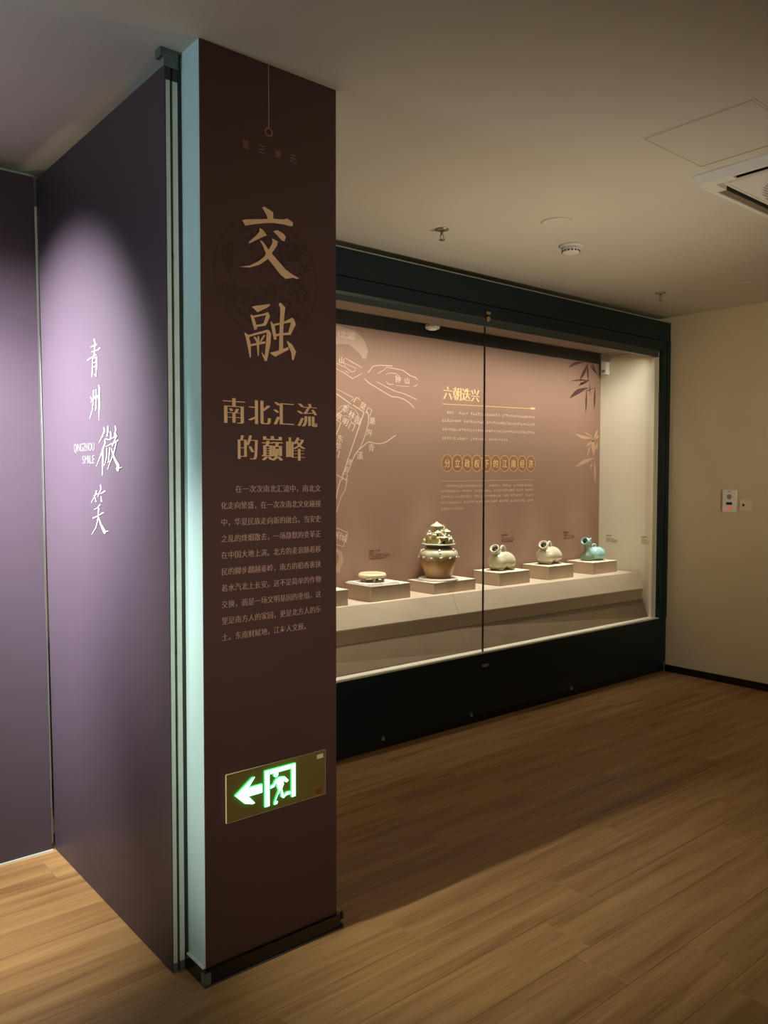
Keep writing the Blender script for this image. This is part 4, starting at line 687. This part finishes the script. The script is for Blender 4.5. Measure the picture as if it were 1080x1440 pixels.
def tiger(lab, c, head, m, hz, hand):
    v = thing('tiger_vessel', lab, 'vessel', c, 'glazed animal-shaped vessels')
    T = rotpt(c, head)
    bm = bmesh.new(); bean(bm, T, .112, .074, .072, .19); bm_link('body', bm, m, v, True)
    for x, y in ((.055, .04), (.055, -.04), (-.06, .042), (-.06, -.042)): lump('foot', T(x, y, .0115), .019, m, v, (1.1, 1.1, .6), 2)
    for x, y in ((-.065, -.055), (-.065, .055), (.062, -.060), (.062, .060)): lump('haunch', T(x*.92, y*.82, .060), .026, m, v, (1, 1, 1.25), 2)
    mouth(T, (.046, -.002, .110), (.098, .018, hz), .027, .034, m, v)
    pts = [T(hand[0]+hand[1]*math.cos(PI*t/14*1.15-.12), 0, .122+hand[2]*math.sin(PI*t/14*1.15-.12)) for t in range(15)]
    tube('handle', pts, [.0092]*15, m, v, 10)
    for q in (-1, 1): lump('ear', T(.062, q*.017, .135), .010, m, v)
tiger('pale green tiger vessel with wide spout just beside the glass joint', (4.330, 3.855, .8725), (-1, .02), 'celadon', .160, (-.006, .026, .047))
tiger('buff tiger vessel with ring handle between the green and turquoise ones', (4.865, 3.860, .8805), (-1, -.02), 'celadon_pale', .152, (.000, .022, .042))
tc_ = (5.385, 3.865, .8725)
v = thing('necked_vessel', 'turquoise and olive vessel with upright neck by the cream side panel', 'vessel', tc_, 'glazed animal-shaped vessels')
T = rotpt(tc_, (-.9, .25))
cb = T(.030, 0, 0)
lathe('body', [(.040, 0), (.050, .006), (.056, .022), (.055, .036), (.046, .052), (.033, .064), (.026, .080), (.023, .104), (.024, .130), (.022, .150), (0, .162)], tuple(cb), 'olive_green_glaze', v, 40)
bm = bmesh.new(); bean(bm, rotpt(T(-.056, .008, 0), (-.9, .25)), .072, .062, .058, .06); bm_link('rear_body', bm, 'turquoise_glaze', v, True)
for x, y in ((-.02, -.055), (-.05, -.060), (-.09, -.045), (-.10, .02)): lump('foot', T(x, y, .0091), .013, 'turquoise_glaze', v, (1.2, 1.2, .7), 2)
for x, y, z, r in ((-.03, -.06, .055, .014), (-.065, -.064, .045, .016), (-.095, -.045, .05, .015), (-.075, -.045, .082, .012), (-.035, -.045, .085, .012)): lump('relief_lump', T(x, y, z), r, 'turquoise_glaze', v, (1, 1, 1), 2)
bm = bmesh.new(); blob(bm, T(.018, -.004, .150), .026, (1, 1, 1), 2); blob(bm, T(.012, -.022, .170), .008); blob(bm, T(.012, .020, .172), .008); blob(bm, T(-.004, -.006, .146), .012); bm_link('head', bm, 'turquoise_glaze', v, True)
mouth(T, (.030, .004, .140), (.074, .020, .160), .022, .031, 'olive_green_glaze', v)
tube('handle', [T(-.028, -.01, .095), T(-.030, -.01, .122), T(-.036, -.01, .127), T(-.056, -.01, .127), T(-.062, -.01, .122), T(-.064, -.01, .095)], .0048, 'turquoise_glaze', v, 8)

# white sensor and small lamp in the showcase
o = tag(box('sensor_box', 5.640, 5.6905, 3.915, 3.965, 2.372, 2.475, 'white_plastic', None, .004), 'small white sensor box high on the cream side panel', 'sensor')
box('lens_window', 5.6385, 5.6399, 3.925, 3.955, 2.39, 2.41, 'grille_grey', o)
lp = thing('puck_lamp', 'small round white lamp under the showcase ceiling', 'lamp', (3.70, 3.917, 2.535))
lathe('housing', [(.046, .024), (.050, 0), (.046, -.012), (.036, -.014)], (3.70, 3.917, 2.520), 'white_plastic', lp, 32)
lathe('diffuser', [(.035, -.0142), (.026, -.020), (0, -.022)], (3.70, 3.917, 2.520), 'lamp_white', lp, 32)
# ------------------------------------------------------------------ intercom and outlet on the cream wall
ic = thing('intercom', 'white wall intercom with red lamp on the cream wall', 'intercom', (XR, 2.93, 1.36))
hs = box('housing', XR-.022, XR-.0005, 2.880, 2.981, 1.279, 1.441, 'white_plastic', ic, .004)
lathe('speaker', [(.019, 0), (.018, .0012), (.006, .0014), (.005, .0004), (0, .0004)], (XR-.0222, 2.931, 1.390), 'grille_grey', ic, 24, Matrix.Rotation(-PI/2, 3, 'Y'))
box('camera_window', XR-.0236, XR-.0222, 2.908, 2.952, 1.331, 1.350, 'dark_hole', ic)
box('call_lamp', XR-.0232, XR-.0222, 2.914, 2.942, 1.298, 1.314, 'red_lamp', ic, .002)
box('top_slot', XR-.0228, XR-.0222, 2.917, 2.943, 1.4265, 1.4315, 'vane', ic)
po = thing('wall_socket', 'small cream socket plate with one dark hole beside the intercom', 'socket', (XR, 2.816, 1.33))
box('plate', XR-.009, XR-.0005, 2.771, 2.860, 1.290, 1.370, 'cream_plastic', po, .003)
lathe('hole', [(.0095, 0), (.009, .001), (0, .001)], (XR-.0092, 2.829, 1.331), 'dark_hole', po, 20, Matrix.Rotation(-PI/2, 3, 'Y'))
# ------------------------------------------------------------------ ceiling fittings
def sprinkler(lab, x, y):
    s = thing('sprinkler', lab, 'sprinkler', (x, y, H), 'sprinkler heads in the ceiling')
    lathe('escutcheon', [(.036, 0), (.036, -.003), (.020, -.008), (.012, -.009)], (x, y, H), 'steel', s, 28)
    lathe('stem', [(.008, -.009), (.008, -.022), (.0055, -.024), (.0055, -.030)], (x, y, H), 'steel', s, 14)
    bm = bmesh.new()
    for q in (-1, 1): tube_bm(bm, [(x+q*.006, y, H-.024), (x+q*.013, y, H-.034), (x+q*.010, y, H-.046), (x, y, H-.052)], .0022, 6)
    bm_link('yoke', bm, 'steel', s, True)
    lathe('deflector', [(.015, -.052), (.016, -.0545), (0, -.056)], (x, y, H), 'steel', s, 16)
sprinkler('sprinkler head in the ceiling above the showcase lock', 2.882, 2.985)
sprinkler('sprinkler head close to the cream wall corner', 4.985, 3.034)
sd = thing('smoke_detector', 'round white smoke detector with dark vents on the ceiling', 'smoke detector', (3.611, 2.739, H))
lathe('base', [(.062, 0), (.062, -.009), (.055, -.012)], (3.611, 2.739, H), 'white_plastic', sd, 40)
lathe('head', [(.050, -.012), (.049, -.030), (.044, -.040), (.030, -.046), (0, -.047)], (3.611, 2.739, H), 'white_plastic', sd, 40)
for k in range(16):
    bm = bmesh.new(); a = 2*PI*k/16; M = Matrix.Rotation(a, 4, 'Z'); q = bmesh.ops.create_cube(bm, size=1)['verts']
    for u in q: u.co = M @ Vector((.0485+u.co.x*.003, u.co.y*.010, -.034+u.co.z*.007)) + Vector((3.611, 2.739, H))
    bm_link('vent', bm, 'dark_hole', sd)
for x, y, lab in ((3.231, 2.537, 'round flush cover plate in the ceiling beside the smoke detector'), (5.160, 2.575, 'faint round cover plate in the ceiling over the cream wall')):
    cp = tag(lathe('ceiling_cover', [(.075, 0), (.075, -.003), (.070, -.005), (.064, -.0035), (0, -.0035)], (x, y, H-.0002), 'ceiling_paint', None, 48), lab, 'cover plate')
ah = thing('access_hatch', 'square flush access hatch in the ceiling beside the air conditioner', 'hatch', (2.90, 1.514, H))
boxes('frame', [(2.686, 2.694, 1.304, 1.725, H-.0018, H-.0002), (3.106, 3.114, 1.304, 1.725, H-.0018, H-.0002), (2.6945, 3.1055, 1.304, 1.312, H-.0018, H-.0002), (2.6945, 3.1055, 1.717, 1.725, H-.0018, H-.0002)], 'ceiling_paint', ah)
box('hatch_board', 2.698, 3.102, 1.316, 1.713, H-.0014, H-.0003, 'ceiling_paint', ah)
each('joint', [(2.6942, 2.6978, 1.3125, 1.7165, H-.0012, H-.0001), (3.1022, 3.1058, 1.3125, 1.7165, H-.0012, H-.0001)], 'shadow_gap', ah)
ac = thing('air_conditioner', 'white ceiling cassette air conditioner with round perforated grille', 'air conditioner', (3.66, 1.36, H))
ax0, ax1, ay0, ay1 = 3.175, 4.115, .880, 1.820; zc = H-.034
cxx, cyy = (ax0+ax1)/2, (ay0+ay1)/2
def ring_frame(name, outer, inner, z0_, z1_, m, parent, rnd=.05):
    def loop(hw, z, r):
        P = []
        for qx, qy, a0 in ((1, 1, 0), (-1, 1, PI/2), (-1, -1, PI), (1, -1, 3*PI/2)):
            for k in range(6):
                a = a0 + PI/2*k/5; P.append((cxx+qx*(hw-r)+r*math.cos(a), cyy+qy*(hw-r)+r*math.sin(a), z))
        return P
    L = [loop(outer, z1_, rnd), loop(outer, z1_-.006, rnd), loop(outer-.025, z0_, rnd), loop(inner, z0_, rnd*.4), loop(inner, z1_, rnd*.4)]
    n = 24; v = [p for l in L for p in l]; f = []
    for a in range(len(L)-1):
        for i in range(n): f.append((a*n+i, a*n+(i+1) % n, (a+1)*n+(i+1) % n, (a+1)*n+i))
    return mesh_obj(name, v, f, m, parent)
ring_frame('bezel', .470, .425, zc, H-.0002, 'white_plastic', ac)
ring_frame('inner_panel', .386, .352, zc+.001, H-.0002, 'white_plastic', ac, .03)
each('slot_liner', [(cxx-.392, cxx-.3866, cyy-.3865, cyy+.3865, zc+.004, H-.004), (cxx-.3865, cxx+.3865, cyy+.3866, cyy+.3915, zc+.004, H-.004)], 'dark_hole', ac)
box('duct', cxx-.4245, cxx+.4245, cyy-.4245, cyy+.4245, H-.004, H-.001, 'dark_hole', ac)
for x0, x1, y0, y1 in ((cxx-.29, cxx+.29, cyy+.392, cyy+.420), (cxx-.29, cxx+.29, cyy-.420, cyy-.392), (cxx+.392, cxx+.420, cyy-.29, cyy+.29)):
    box('louvre', x0, x1, y0, y1, zc+.004, zc+.010, 'vane', ac, .002)
for sx in (-1, 1):
    for sy in (-1, 1):
        x0, x1 = sorted((cxx+sx*.295, cxx+sx*.4248)); y0, y1 = sorted((cyy+sy*.3865, cyy+sy*.4248))
        X0, X1 = sorted((cxx+sx*.3865, cxx+sx*.4248)); Y0, Y1 = sorted((cyy+sy*.295, cyy+sy*.3862))
        boxes('corner_cover', [(x0, x1, y0, y1, zc+.0008, H-.006), (X0, X1, Y0, Y1, zc+.0008, H-.006)], 'white_plastic', ac)
box('grille_back', cxx-.3515, cxx+.3515, cyy-.3515, cyy+.3515, zc+.006, zc+.010, 'white_plastic', ac)
bm = bmesh.new()
for i in range(-23, 24):
    for j in range(-23, 24):
        if math.hypot(i, j) < 23.2:
            q = bmesh.ops.create_circle(bm, cap_ends=True, radius=.0048, segments=6)['verts']
            for u in q: u.co += Vector((cxx+i*.0145, cyy+j*.0145, zc+.0055))
ph = bm_link('grille_holes', bm, 'dark_hole', ac); ph['kind'] = 'stuff'
